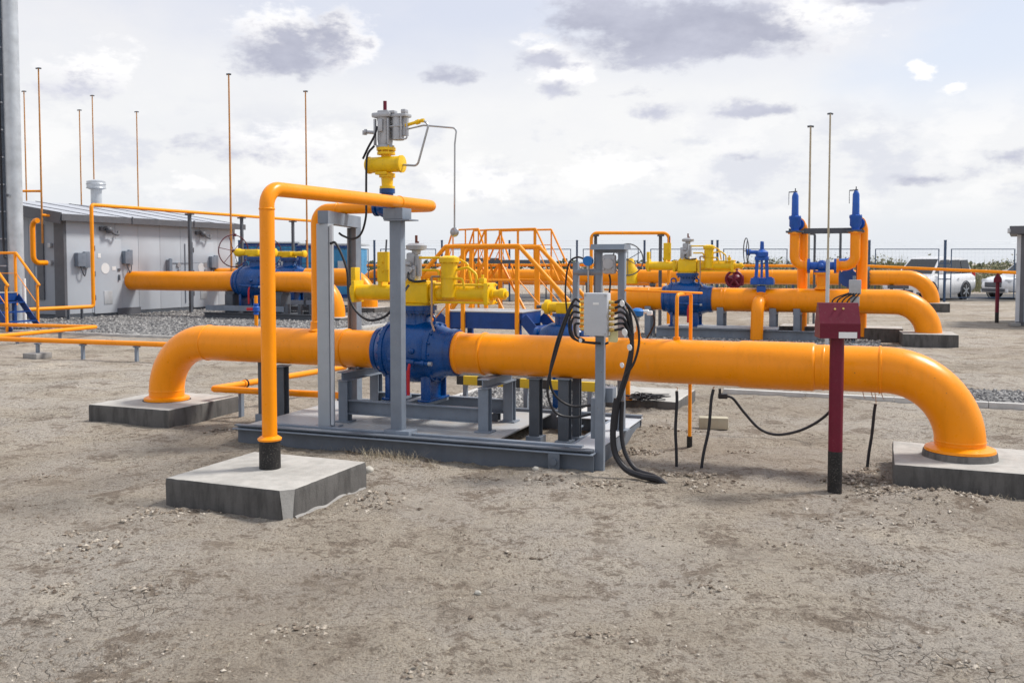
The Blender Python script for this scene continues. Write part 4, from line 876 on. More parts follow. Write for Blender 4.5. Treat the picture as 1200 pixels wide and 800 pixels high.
# relief valve station
xL, xR, xM = u2(931, V2, 300), u2(1002, V2, 300), u2(963, V2, 330)
t = site('relief_manifold', 'orange risers and changeover valve feeding the two blue relief valves', 'pipe', xM, V2, Z2+R2)
zc_ = .50
b = MB(); b.cyl((0, 0, -.02), (0, 0, .33), .105, seg=24); b.lathe((0, 0, -.01), (0, 0, 1), [(0, .17), (.04, .125), (.07, .106)], 24); b.cyl((0, 0, .31), (0, 0, .36), .17, seg=24); build('inlet_stub', b, ORANGE, t)
b = MB(); b.cyl((0, 0, .362), (0, 0, .40), .17, seg=24); b.cyl((0, 0, .40), (0, 0, .52), .08, seg=20); b.sphere((0, 0, zc_), .13); b.cyl((-.28, 0, zc_), (.28, 0, zc_), .085, seg=24); b.cyl((-.30, 0, zc_), (-.25, 0, zc_), .16, seg=24); b.cyl((.25, 0, zc_), (.30, 0, zc_), .16, seg=24); b.cyl((0, -.10, zc_), (0, -.22, zc_), .05); b.sphere((0, -.24, zc_), .06); build('changeover_valve', b, PSVBLUE, t)
for s_, x in ((-1, xL-xM), (1, xR-xM)):
    b = MB(); b.tube([(s_*.30, 0, zc_), (x, 0, zc_), (x, 0, 1.24)], .105, 24, .22, 10); b.cyl((s_*.302, 0, zc_), (s_*.35, 0, zc_), .16, seg=24); b.cyl((x, 0, 1.20), (x, 0, 1.24), .145, seg=24); build('feed_elbow', b, ORANGE, t, ang=50)
def relief(x, label, back):
    t = site('relief_valve', label, 'valve', xM+x, V2, Z2+R2+1.242, 'blue relief valves'); t.scale = (.80, .80, .80)
    b = MB(); b.cyl((0, 0, 0), (0, 0, .045), .165, seg=26); b.lathe((0, 0, .045), (0, 0, 1), [(0, .10), (.05, .10), (.12, .15), (.30, .15), (.32, .165), (.38, .165), (.40, .10), (.46, .095), (.95, .088), (1.04, .05), (1.05, .04)], 28); b.cyl((0, 0, .22), back*.26+V((0, 0, .22)), .10, seg=20); b.cyl(back*.22+V((0, 0, .22)), back*.265+V((0, 0, .22)), .16, seg=24); b.bolts((0, 0, .40), (0, 0, 1), .14, 8, .014, .10); build('body', b, PSVBLUE, t)
    b = MB(); b.cyl((0, 0, 1.05), (0, 0, 1.13), .03); b.cyl((0, 0, 1.10), (0, 0, 1.20), .014); b.bar((-.17, 0, 1.10), (.05, 0, 1.11), .025, .03); b.bar((-.17, 0, 1.10), (-.17, 0, .75), .015, .015); build('test_lever', b, DGREY, t)
    return t
bk = V((.30, .95, 0)).normalized()
relief(xL-xM, 'left blue relief valve, standing beside the gate valve', bk)
relief(xR-xM, 'right blue relief valve, above the maroon post', bk)
t = site('outlet_riser', 'pair of thick orange outlet pipes running down behind the relief valves', 'pipe', xM, V2+.45)
for x in (xL-xM, xR-xM):
    p = V((x, -.45, Z2+R2+1.242+.176)); q = p+bk*.40
    b = MB(); b.tube([p+bk*.213, p+bk*.46, (p.x+bk.x*.46, p.y+bk.y*.46, .1)], .112, 26, .18, 10); b.cyl(p+bk*.214, p+bk*.25, .145, seg=26); build('riser', b, ORANGE, t, ang=50)
t = site('valve_gantry', 'grey steel cross bar and posts bracing the relief valves', 'frame', xM, V2+.25)
b = MB(); zz = Z2+R2+1.27; b.box(((xL+xR)/2-xM, 0, zz), (xR-xL+.30, .09, .12)); b.box((xL-xM, -.20, zz-.02), (.36, .38, .04)); b.box((xR-xM, -.20, zz-.02), (.36, .38, .04)); build('cross_bar', b, DGREY, t)
for x in (xL-xM+.12, xR-xM+.06):
    b = MB(); b.box((x, .22, zz/2-.04), (.10, .09, zz+.0)); build('post', b, DGREY, t)
plinth('long grey concrete plinth beneath the relief risers, behind the maroon box', u2(985, V2+.6), V2+.75, 2.6, .8, .30)
# small instruments near them
x = u2(1001, V2-.6, 340)
t = site('instrument_post', 'short grey post with looped black wires behind the maroon box', 'instrument', x, V2-.7)
b = MB(); b.box((0, 0, .70), (.06, .06, 1.5)); build('post', b, GREY, t)
b = MB(); b.box((.02, -.06, 1.22), (.24, .12, .30), bev=.015); b.box((.02, -.05, .92), (.18, .1, .2), bev=.015); build('housing', b, ALU, t)
b = MB()
for k in range(5): b.tube(spline([(.12-.05*k, -.1, 1.1), (.0-.1*k, -.2, .95), (-.15-.05*k, -.2, .7), (-.22+.03*k, -.1, .42), (-.2+.06*k, -.05, .1)]), .016, 6)
build('looped_wire', b, BLACKR, t)
x = u2(994, V2+.8, 325); t = site('dial_instrument', 'blue round instrument housing between the relief risers', 'instrument', x, V2+.9, .0)
b = MB(); b.cyl((0, 0, 0), (0, 0, 1.3), .035); build('stem', b, GREY, t)
b = MB(); b.cyl((0, .12, 1.38), (0, -.12, 1.38), .2, seg=26); b.cyl((.12, -.05, 1.75), (-.2, -.1, 1.72), .09); b.box((.05, 0, 1.60), (.1, .1, .2)); build('housing', b, PSVBLUE, t)

# thin goose-neck vents behind
def gooseneck(px0, px1, py, Y, label, m_=DGREY, r=.035):
    a = D(px0, 400, Y); b_ = D(px1, py, Y); c_ = D(px0, py, Y)
    p0 = V((a.x, Y, 0)); b = MB(); b.tube([p0, V((a.x, Y, c_.z)), b_, b_-V((0, 0, .15))], r, 10, .06)
    tag(build('vent_pipe', b, m_, loc=p0), label, 'pipe')
gooseneck(953, 941, 274, 26, 'dark goose-neck vent tube left of the pale mast')
gooseneck(983, 971, 272, 26, 'dark goose-neck vent tube right of the pale mast')

# ================================================================== THIRD LINE
V3 = 28.1; Z3 = 1.18
def u3(px): return ul(px, V3, 325)
t3 = line_pipe('gas_pipe', 'farthest thick orange pipe running behind the stile to a bend by the car', [S(u3(1092), V3, .25), S(u3(1092), V3, Z3), S(u3(425), V3, Z3), S(u3(425), V3, .1)], .275, .85, bands=[(u3(p), V3, Z3) for p in (520, 660, 760, 905, 1040)])
line_pipe('gas_pipe', 'orange pipe half hidden behind the farthest thick orange pipe', [S(u3(760), V3+2.6, .0), S(u3(760), V3+2.6, .98), S(u3(418), V3+2.6, .98), S(u3(418), V3+2.6, 0)], .24, .7)
plinth('dark plinth under the far pipe bend nearest the white car', u3(1093), V3, 1.1, 1.1, .3)
b = MB(); c = S(u3(1017), V3, Z3); b.cyl(c-UX*.06, c+UX*.06, .40, seg=28); b.bolts(c, UX, .35, 14, .02, .18); tag(build('pipe_flange', b, DGREY, loc=c), 'dark bolted flange joint on the farthest orange pipe', 'flange')
for px in (500, 585, 690, 765, 820, 885, 960, 1045):
    x = u3(px); t = site('pipe_support', f'grey trestle under the farthest orange pipe', 'pipe support', x, V3, 0, 'trestles under the farthest pipe')
    b = MB(); b.box((-.0, -.2, .42), (.1, .1, .9)); b.box((0, .2, .42), (.1, .1, .9)); b.box((0, 0, .87), (.14, .55, .09)); build('trestle', b, DGREY, t)
# red hand valve on it
x = u3(864); t = site('red_valve', 'dark red valve with handwheels low on the farthest orange pipe', 'valve', x, V3-.5, 1.0)
b = MB(); b.sphere((0, 0, .05), .26); b.cyl((-.3, 0, .05), (.3, 0, .05), .2); b.cyl((0, 0, .1), (0, 0, .5), .1); build('body', b, MAROON, t)
b = MB(); b.torus((0, -.3, .1), (0, 1, .1), .30, .05, 24, 8)
for a in range(5): 
    q = Matrix.Rotation(a*1.2566, 3, 'Y') @ V((0, 0, .28)); b.cyl((0, -.3, .1), V((0, -.3, .1))+q, .035, seg=8)
build('handwheel', b, MAROON, t)
x = u3(740); t = site('wheel_valve', 'far valve with a large thin handwheel right of the instrument stand', 'valve', x, V3-.4, 1.1)
b = MB(); b.torus((0, -.2, .75), (0, 1, 0), .62, .025, 36, 6); 
for a in range(6):
    q = Matrix.Rotation(a*1.047, 3, 'Y') @ V((0, 0, .62)); b.cyl((0, -.2, .75), V((0, -.2, .75))+q, .016, seg=6)
build('handwheel', b, DGREY, t)
b = MB(); b.cyl((0, -.2, .75), (0, .3, .75), .05); b.lathe((0, .2, -.2), (0, 0, 1), [(0, .3), (.5, .32), (.7, .2), (1.0, .12)], 20); build('body', b, YELLOW, t)
# overhead thin orange bridge pipe
pa, pb_ = D(693, 273, 25), D(784, 273, 25)
t = thing('bridge_pipe', 'thin orange pipe bridge squared off above the second pipe', 'pipe', V((pa.x, 25, 0)))
b = MB(); b.tube([V((pa.x, 25, 0)), pa, pb_, V((pb_.x, 25, 0))], .045, 12, .16, 8); build('pipe_run', b, OTUBE, t, world=True)
for px in (698, 774):
    q = D(px, 276, 25.1); b = MB(); b.box((q.x, 25.1, q.z/2), (.08, .08, q.z)); b.box((q.x, 25.05, q.z), (.16, .2, .05)); build('post', b, DGREY, t, world=True)
# long thin gas tube along the fence
b = MB(); p, q = D(1200, 320, 33), D(430, 311, 44); b.tube([p, D(1020, 312, 36.5), D(700, 310.5, 41), q], .06, 10); t = thing('gas_tube', 'long thin orange tube running level before the fence', 'pipe', V((q.x, q.y, 0))); build('tube', b, OTUBE, t, world=True)
for px, py, Y in ((1060, 314, 35.8), (900, 312, 38), (800, 311, 39.4), (640, 311, 41.5), (520, 311, 43)):
    q = D(px, py, Y); b = MB(); b.box((q.x, Y, q.z/2-.03), (.06, .06, q.z)); build('stand', b, DGREY, t, world=True)

# ================================================================== STILE
def stair_stringer(t, y0, x0, z0, x1, z1):
    b = MB(); b.bar((x0, y0, z0), (x1, y0, z1), .02, .17, V((0, 0, 1))); build('stringer', b, STBLUE, t)
def make_stile():
    t = thing('pipe_stile', 'blue steel stile with orange handrails beyond the near valve', 'steps', (0, 0, 0), -R(8))
    zd, Wd, L0, L1 = .95, .85, -.32, .98     # deck between L0 and L1
    b = MB(); b.box(((L0+L1)/2, Wd/2, zd+.005), (L1-L0+.04, Wd+.04, .02), bev=.003); build('deck', b, DECK, t)
    b = MB()
    for y in (0, Wd): b.box(((L0+L1)/2, y, zd-.13), (L1-L0, .02, .26))
    b.box((L1, Wd/2, zd-.1), (.02, Wd-.02, .2)); build('deck_frame', b, STBLUE, t)
    for x in (L0+.06, L1-.06):
        for y in (.03, Wd-.03):
            b = MB(); b.box((x, y, (zd-.26)/2), (.08, .08, zd-.26)); build('leg', b, STBLUE, t)
    for s_, xs0 in ((1, L1), (-1, L0)):
        for y in (0, Wd): stair_stringer(t, y, xs0+s_*.02, zd-.08, xs0+s_*.80, .02)
        for k in range(3):
            b = MB(); b.box((xs0+s_*(.20+.20*k), Wd/2, zd-.24-.235*k), (.24, Wd-.03, .03)); build('tread', b, STBLUE, t)
    for y in (-.03, Wd+.03):
        zr = zd+1.03; xs1 = (L0+.02-.28, L1+.78)
        b = MB(); b.tube([(L0-.75, y, zr-.80), (L0+.02, y, zr), (L1-.03, y, zr), (L1+.78, y, zr-.84)], .034, 12, .03); build('handrail', b, OTUBE, t)
        b = MB(); b.tube([(L0-.78, y, .62), (L0+.02, y, zd+.5), (L1-.03, y, zd+.5), (L1+.75, y, .60)], .010, 8); build('knee_rail', b, OTUBE, t)
        for x in (L0+.05, 0.0, L1-.06):
            b = MB(); b.box((x, y, zd+.34), (.06, .045, 1.34)); build('rail_post', b, OTUBE, t)
        for x in (L0-.70, L1+.70):
            b = MB(); b.box((x, y, .58), (.055, .045, 1.15)); build('rail_post', b, OTUBE, t)
    return t
stile = make_stile()
g0 = D(606, 366, 14.2); q = V((g0.x, 14.2, 0))-UX*.92+VX*.03; stile.location = q; stile.rotation_euler.z = -A
c = copy_tree(stile); q = D(13, 350, 23.2); c.location = V((q.x-.62, 23.2, 0))-UX*.95; c['label'] = 'blue steel stile with orange handrails at the foot of the mast'
# far stiles, higher and lattice railed
def far_stile(px0, px1, py0, py1, Y, label):
    a_, b_ = D(px0, py0, Y), D(px1, py1, Y-1.2); t = thing('far_stile', label, 'steps', V((a_.x, Y, 0)))
    d = V((b_.x-a_.x, b_.y-a_.y, 0)); Ln = d.length; d.normalize(); n = V((-d.y, d.x, 0)); zr = a_.z; zd = zr-1.05; o = V((a_.x, a_.y, 0)); k = V((0, 0, 1))
    b = MB(); b.bar(o+k*zd, o+d*Ln+k*zd, .9, .12, V((0, 0, 1))); build('deck', b, DGREY, t, world=True)
    for s_ in (-.45, .45):
        p = o+n*s_; m0 = int(Ln/1.0)+1
        b = MB(); b.tube([p-d*.9+k*(zd-.6), p+k*zr, p+d*Ln+k*zr, p+d*(Ln+.9)+k*(zd-.6)], .032, 8, .03); build('handrail', b, OTUBE, t, world=True)
        b = MB(); b.tube([p-d*.9+k*(zd-1.1), p+k*(zr-.5), p+d*Ln+k*(zr-.5), p+d*(Ln+.9)+k*(zd-1.1)], .016, 6); build('knee_rail', b, OTUBE, t, world=True)
        for i in range(m0+1):
            b = MB(); q = p+d*Ln*i/m0; b.box(q+k*(zd+.5), (.05, .05, 1.06)); build('rail_post', b, OTUBE, t, world=True)
        for e, s2 in ((o, -1), (o+d*Ln, 1)):
            b = MB(); b.bar(e+n*s_+k*zd, e+n*s_+d*s2*1.5+k*.03, .04, .09, V((0, 0, 1))); build('stringer', b, OTUBE, t, world=True)
            b = MB(); b.box(e+n*s_+k*(zd/2), (.08, .08, zd)); build('leg', b, OTUBE, t, world=True)
far_stile(543, 573, 270, 272, 33, 'shorter far orange-railed stile, left behind the blue stile')
far_stile(578, 637, 270, 273, 31, 'longer far orange-railed stile, right behind the blue stile')

# ================================================================== LEFT LINE FROM THE BUILDING
V4 = 15.4; R4 = .31; Z4 = 1.14
def u4(px, v=V4): return ul(px, v, 330)
CB = W(78, 374.5, 0); CBu, CBv = uv(CB); bu = CBu     # building corner; long wall runs along VX
uw = CBu
uval, uend = u4(300), u4(392)
k4 = 1.70
line_pipe('gas_pipe', 'thick orange pipe coming out of the grey building wall', [S(uw-.2, V4, Z4), S(uval-.40*k4, V4, Z4)], R4, .1)
line_pipe('gas_pipe', 'thick orange pipe from the handwheel valve bending into the ground behind the portal', [S(uval+.40*k4, V4, Z4), S(uend, V4, Z4), S(uend, V4, -.1)], R4, .95)
V5 = 19.6
u5 = lambda px: ul(px, V5, 328)
uval5, uend5 = u5(338), u5(432)
line_pipe('gas_pipe', 'second orange pipe from the building behind the handwheel valve pipe', [S(uw-.2, V5, Z4+.08), S(uval5-.40*k4, V5, Z4+.08)], R4, .1)
line_pipe('gas_pipe', 'orange pipe bending down farther back, right of the portal legs', [S(uval5+.40*k4, V5, Z4+.08), S(uend5, V5, Z4+.08), S(uend5, V5, -.1)], R4, .9)
plinth('low grey plinth under the farther bend right of the portal', uend5, V5, 1.1, 1.1, .2)
plinth('low grey plinth under the bend behind the portal', uend, V4, 1.1, 1.1, .12)
DKMAR = paint('dull_maroon', (.09, .012, .025), .5, var=.2, dirt=.3)
def geared_valve(u, v, label):
    t = site('geared_valve', label, 'valve', u, v, Z4-.467*k4, 'handwheel ball valves'); 
    valve_body(t, .467); t.scale = (k4,)*3
    b = MB(); z = .467+.50; b.cyl((.02, 0, z-.045), (.02, 0, z+.03), .16, seg=28); b.box((.02, -.03, z+.03), (.30, .26, .11), bev=.03); b.lathe((-.14, -.09, z+.03), (-1, 0, 0), [(0, .055), (.12, .06), (.14, .075), (.2, .075), (.23, .04), (.26, .03)], 20); b.lathe((.18, -.03, z+.03), (1, 0, 0), [(0, .05), (.2, .055), (.21, .07), (.27, .075), (.29, .04)], 20); build('gearbox', b, YELLOW, t)
    b = MB(); c = V((-.42, -.09, z+.06)); ax = V((1, -.45, 0)).normalized(); b.torus(c, ax, .29, .010, 48, 8); s_, u_, _ = frame(ax)
    for a in range(6):
        q = (s_*math.cos(a*1.047+.2)+u_*math.sin(a*1.047+.2))*.285; b.cyl(c, c+q, .006, seg=8)
    b.sphere(c, .03); b.cyl(c, c+V((.1, .0, 0)), .018)
    q = c+u_*.29; b.box(q-s_*.03, (.05, .04, .05), bev=.01); b.cyl(q+u_*.06, q-u_*.08, .006); build('handwheel', b, DKMAR, t)
    return t
geared_valve(uval, V4, 'large blue valve with maroon handwheel, in front of the grey building')
geared_valve(uval5, V5, 'large blue valve with handwheel farther back, behind the tall vent pipe')
for (u, v, lab) in ((uval, V4, 'dark grey steel skid under the nearer handwheel valve'), (uval5, V5, 'dark grey steel skid under the farther handwheel valve')):
    t = site('equipment_skid', lab, 'skid', u, v)
    for y in (-.75, .75):
        b = MB(); b.channel((-1.4, y, .10), (2.5, y, .10), .1, .22, .014, V((0, 0, 1))); build('long_beam', b, DGREY, t)
    for x in (-1.1, 0, 1.2, 2.3):
        b = MB(); b.box((x, 0, .1), (.12, 1.36, .18)); build('cross_beam', b, DGREY, t)
    for x in (-.85, .95):
        b = MB(); b.box((x, 0, .46), (.3, .5, .6), bev=.01); b.box((x, 0, Z4-R4-.03), (.34, .4, .08)); build('saddle', b, DGREY, t)
    b = MB(); b.box((.0, -.55, .34), (2.9, .10, .16)); build('top_beam', b, GREY, t)
    for x in (1.1, 1.55, 2.0, 2.4):
        b = MB(); b.box((x, -.55, .35), (.1, .1, .3)); build('stub_post', b, DGREY, t)
# small vertical drain with blue cock
q = D(300, 352, 24.6); t = thing('drain_cock', 'small blue cock with red handle on a slim orange drain tube', 'valve', V((q.x, q.y, 0)))
b = MB(); b.cyl((0, 0, 0), (0, 0, .42), .05); b.cyl((0, 0, .62), (0, 0, .85), .045); build('drain_tube', b, ORANGE, t)
b = MB(); b.lathe((0, 0, .34), (0, 0, 1), [(0, .07), (.05, .07), (.06, .05), (.10, .09), (.2, .09), (.24, .05), (.25, .07), (.3, .07)], 16); build('body', b, PSVBLUE, t)
b = MB(); b.box((-.14, -.02, .49), (.22, .05, .08), bev=.015); build('handle', b, REDP, t)

# ================================================================== BUILDING
HB, LB, WB = 3.17, 7.9, 4.0
t = thing('grey_building', 'long grey panelled equipment building with a sloping sheet roof', 'building', CB, -A)
# local: x along UX (negative is to the left/away), y along the long wall
b = MB(); npn = 8; pw = LB/npn
for i in range(npn): b.box((-.05, pw*(i+.5), HB/2+.08), (.10, pw-.012, HB-.16), bev=.004)
b.box((-.07, LB/2, HB/2), (.05, LB-.01, HB-.04)); build('long_wall', b, PANEL, t)
def roofz(x): return HB+.02+(-x)*.155
b = MB()
for i in range(3):
    xa, xb = -.25-i*1.25, -.25-(i+1)*1.25+.012
    z0, z1 = roofz(xa)-.1, roofz(xb)-.1
    b.add([(xa, .0, .15), (xb, .0, .15), (xb, .0, z1), (xa, .0, z0), (xa, .08, .15), (xb, .08, .15), (xb, .08, z1), (xa, .08, z0)], [[0, 1, 2, 3], [4, 7, 6, 5], [0, 3, 7, 4], [1, 5, 6, 2], [3, 2, 6, 7], [0, 4, 5, 1]])
build('end_wall', b, PANEL_SHADED, t)
b = MB(); b.add([(-.1, LB-.05, .1), (-WB, LB-.05, .1), (-WB, LB-.05, roofz(-WB)-.1), (-.1, LB-.05, HB)], [[0, 1, 2, 3]]); b.add([(-WB, 0, .1), (-WB, LB, .1), (-WB, LB, roofz(-WB)-.1), (-WB, 0, roofz(-WB)-.1)], [[0, 1, 2, 3]]); build('rear_wall', b, PANEL_SHADED, t)
b = MB(); b.box((-.05, .0, HB/2+.03), (.12, .10, HB-.1)); b.box((-.25, -.012, HB/2+.03), (.30, .06, HB-.1)); build('corner_trim', b, TRIMM, t)
b = MB(); b.box((-.09, LB/2, .05), (.14, LB, .16)); b.box((-WB/2, .06, .05), (WB, .12, .16)); build('base_rail', b, DGREY, t)
b = MB()
x0, x1 = .22, -WB-.1
for y0, y1 in ((-.30, LB+.28),):
    z0, z1 = roofz(x0), roofz(x1)
    b.add([(x0, y0, z0), (x1, y0, z1), (x1, y1, z1), (x0, y1, z0), (x0, y0, z0-.05), (x1, y0, z1-.05), (x1, y1, z1-.05), (x0, y1, z0-.05)], [[0, 1, 2, 3], [7, 6, 5, 4], [0, 4, 5, 1], [1, 5, 6, 2], [2, 6, 7, 3], [3, 7, 4, 0]])
rf = build('roof', b, ROOFM, t)
b = MB()
for i in range(7):
    y = -.26+i*(LB+.5)/6; b.bar((x0-.01, y, roofz(x0)+.008), (x1, y, roofz(x1)+.008), .03, .022, V((0, 0, 1)))
build('standing_seam', b, TRIMM, rf)
b = MB(); b.box((x0+.02, LB/2-.01, roofz(x0)-.07), (.05, LB+.62, .20)); b.bar((x0, -.33, roofz(x0)-.10), (x1, -.33, roofz(x1)-.10), .05, .34, V((0, 0, 1))); build('fascia', b, TRIMM, rf)
for y in (2.45, 5.35):
    b = MB(); b.box((x0+.05, y, roofz(x0)-.06), (.05, .03, .24)); build('gutter_clip', b, TRIMM, rf)
def ywall(px): 
    d = ray(px, 330); k = d.x/d.y; o = CB; return (k*o.y-o.x)/(VX.x-k*VX.y)
for px0, px1, kind in ((110, 142, 'd'), (226, 250, 'd')):
    y0, y1 = ywall(px0), ywall(px1)
    b = MB(); b.box((.012, (y0+y1)/2, 1.30), (.03, y1-y0, 2.35), bev=.006); dr = build('door', b, PANEL, t)
    b = MB(); b.box((.034, (y0+y1)/2-.02, .62), (.016, .34, .42), bev=.004); build('grille', b, GALV, dr)
    b = MB()
    for z in (.55, 1.3, 2.1): b.cyl((.03, y0+.02, z), (.03, y0+.02, z+.16), .022, seg=8)
    build('hinge', b, TRIMM, dr)
    b = MB(); b.cyl((.028, (y0+y1)/2-.12, 1.55), (.036, (y0+y1)/2-.12, 1.55), .17, seg=26); build('round_sign', b, WHITE, dr)
    b = MB(); b.box((.05, y1-.12, 1.25), (.05, .05, .18), bev=.01); b.box((.04, y1-.12, 1.5), (.03, .10, .08)); build('handle', b, TRIMM, dr)
for px, z, sx_ in ((92, 1.82, .30), (146, 1.9, .22), (247, 1.75, .25), (196, 1.62, .12)):
    y = ywall(px); b = MB(); b.box((.09, y, z), (.16, sx_, .42), bev=.02); b.box((.06, y+sx_*.9, z), (.1, sx_*.7, .5), bev=.02); bx2 = build('switch_box', b, GREY, t)
    b = MB(); b.tube(spline([(.1, y, z-.2), (.13, y+.05, z-.38), (.11, y+.14, z-.5), (.1, y+.2, z-.38), (.08, y+.22, z-.22)]), .02, 6); build('flex_conduit', b, TRIMM, bx2)
for px, z, a_, c_ in ((100, 1.95, .16, .22), (101, 1.62, .14, .16), (116, 1.95, .12, .14), (133, 1.55, .16, .12)):
    b = MB(); b.box((.032, ywall(px), z), (.008, a_, c_)); build('notice', b, WHITE, t)
for px in (126, 236):
    y = ywall(px); b = MB(); b.tube(spline([(.04, y-.25, 2.78), (.16, y-.12, 2.84), (.2, y, 2.72), (.16, y+.12, 2.66), (.2, y+.28, 2.62), (.12, y+.38, 2.74)]), .035, 8); b.sphere((.16, y-.05, 2.76), .11); b.box((.05, y-.2, 2.80), (.1, .22, .12)); build('wall_lamp', b, TRIMM, t)
b = MB(); b.box((.02, ywall(150), .15), (.05, 1.0, .22)); build('step_plate', b, TRIMM, t)
b = MB(); b.tube([(.02, ywall(200), 1.72), (.02, ywall(240), 1.72)], .012, 6); b.tube([(.02, ywall(217), .3), (.02, ywall(217), 2.4)], .015, 6); build('conduit', b, GREY, t)
b = MB(); b.box((-.98, -.02, 1.75), (.26, .06, 2.3)); build('vent_panel', b, TRIMM, t)
b = MB(); 
for x, z in ((-.55, 2.25), (-.55, 1.72)): b.box((x, -.05, z), (.12, .1, .14), bev=.02)
build('wall_fitting', b, ALU, t)
for px in (209, 240):
    y = ywall(px); b = MB(); b.cyl((.0, y, 1.65), (.05, y, 1.65), .09, seg=16); b.box((.05, y, 1.35), (.05, .08, .3)); build('alarm_sounder', b, ALU, t)
# roof chimney
q = D(113, 236, 33.5); t = thing('roof_vent', 'galvanised chimney with a wide ribbed cap above the roof', 'chimney', V((q.x, q.y, q.z-.5)))
b = MB(); b.cyl((0, 0, 0), (0, 0, 1.0), .19, seg=24); build('flue', b, GALV, t)
b = MB(); b.lathe((0, 0, .92), (0, 0, 1), [(0, .2), (.04, .30), (.06, .32), (.30, .32), (.32, .26), (.36, .1)], 28); b.torus((0, 0, .98), (0, 0, 1), .32, .02, 28, 6); b.torus((0, 0, 1.12), (0, 0, 1), .32, .02, 28, 6); build('cap', b, GALV, t)

# thin vents and rods
def mast(px, py, Y, label, m_=MASTM, r=.025, cap=.08, base=0, low=None):
    q = D(px, py, Y); t = thing('vent_mast', label, 'mast', V((q.x, Y, base)))
    b = MB(); b.tube([(0, 0, 0), (0, 0, (q.z-base)*.5), (0, 0, q.z-base)], [r*1.25, r, r*.8], 10); build('rod', b, m_, t)
    b = MB(); b.tube([(-cap, 0, q.z-base-.012), (0, 0, q.z-base), (cap, 0, q.z-base-.012)], r*.9, 8); build('tip', b, DGREY, t)
    return t
q = D(28, 107, 33.5); mast(28, 107, 33.5, 'thin orange vent mast nearest the steel tower', base=0)
mm_ = mast(45, 80, 27.6, 'tallest thin orange vent mast at the building end wall', base=D(57, 285, 27.6).z)
q = D(53, 224, 27.6); 
b = MB(); b.cyl((mm_.location.x-.9, 27.6, q.z), (mm_.location.x, 27.6, q.z), .035); b.cyl((mm_.location.x, 27.6, D(53, 252, 27.6).z), (mm_.location.x+.3, 27.8, D(53, 253, 27.6).z), .04); build('side_arm', b, OTUBE, mm_, world=True)
mast(93, 129, 35, 'thin orange vent mast just left of the roof chimney')
mast(108, 112, 36, 'thin orange vent mast directly above the roof chimney')
mast(160, 131, 35.5, 'thin orange vent mast right of the roof chimney')
mast(268, 87, 31.5, 'thin orange vent mast at the right end of the building', r=.033)
mast(358, 107, 33, 'thin orange vent mast behind the tall vent pipe', r=.03)
mast(950, 148, 24.5, 'shorter pale mast behind the relief valves', MASTG, r=.03)
t = mast(973, 133, 17, 'taller pale mast in front of the second pipe, behind maroon box', MASTG, r=.019, cap=.05)
b = MB(); b.cyl((0, 0, 0), (0, 0, 1.78), .034); build('lower_tube', b, GALV, t)

# gas line along the long wall
p0 = D(107, 240, 27.5); z_ = p0.z; du = lambda px: (lambda d: (d.x/d.y*p0.y-p0.x)/(VX.x-d.x/d.y*VX.y))(ray(px, 250))
p1 = V((p0.x, p0.y, 0))+VX*du(372)
t = thing('gas_line', 'thin orange gas line on tall posts along the building front', 'pipe', V((p0.x, p0.y, 0)), -A)
pe = D(24, 366, 25.5)
b = MB(); b.tube([V((pe.x, pe.y, .42)), V((p0.x, p0.y, .42)), V((p0.x, p0.y, z_)), V((p1.x, p1.y, z_))], .055, 12, .09, 6); build('tube', b, OTUBE, t, world=True)
for px in (222, 283, 343, 372):
    q = V((p0.x, p0.y, 0))+VX*du(px); b = MB(); b.box(q+V((0, 0, z_/2-.04)), (.09, .09, z_-.1), -A); b.box(q+V((0, 0, z_-.08)), (.3, .12, .05), -A); build('post', b, DGREY, t, world=True)
b = MB(); b.box(V((p0.x-.35, p0.y, .18)), (.06, .06, .4)); b.box(V((p0.x-.75, p0.y, .18)), (.06, .06, .4)); b.box(V((p0.x-.55, p0.y, .02)), (.8, .2, .06)); build('stand', b, DGREY, t, world=True)
# s-bend from the tower to the end wall
q = [D(26, 257, 26.2), D(37, 257, 26.8), D(39, 308, 27.2), D(66, 308, 28.3)]
q[2].z = D(39, 308, 27.2).z; q[1] = V((q[2].x, q[2].y, q[1].z)); q[3].y = q[2].y+.5; q[0].y = q[2].y-.15
t = thing('feed_pipe', 'orange S-bend pipe between the tower and building end wall', 'pipe', V((q[0].x, q[0].y, 0)))
b = MB(); b.tube(q, .075, 14, .22, 8); build('tube', b, ORANGE, t, world=True)
b = MB(); b.cyl(V((q[1].x, q[1].y+.1, 0)), V((q[1].x, q[1].y+.1, q[1].z-.3)), .035); build('stand', b, GREY, t, world=True)

# tower at the left edge
q = D(18, 372, 25.4); t = thing('steel_tower', 'tall galvanised mast with ladder and cable at the left edge', 'tower', V((q.x+.06, 25.4, 0)))
b = MB(); b.tube([(0, 0, 0), (0, 0, 14)], .20, 36); build('shaft', b, GALV, t)
b = MB(); b.tube([(-.58, .25, 0), (-.58, .25, 14)], .34, 30); build('inner_shaft', b, GREY, t)
b = MB(); b.tube(spline([(-.27, -.12, 14), (-.25, -.14, 9), (-.28, -.12, 6), (-.26, -.15, 3), (-.18, -.26, 2.0), (-.12, -.3, 1.85)]), .03, 8); build('power_cable', b, BLACKR, t)
for k in range(18):
    b = MB(); b.box((-.42, -.10, .9+.74*k), (.42, .05, .035)); b.box((-.62, -.12, .9+.74*k), (.04, .08, .05)); build('clamp_band', b, LGREY, t)
b = MB()
for x in (-.78, -.42): b.cyl((x, -.16, .2), (x, -.16, 14), .022, seg=8)
for k in range(45): b.cyl((-.78, -.16, .35+.3*k), (-.42, -.16, .35+.3*k), .013, seg=6)
build('ladder', b, GALV, t)
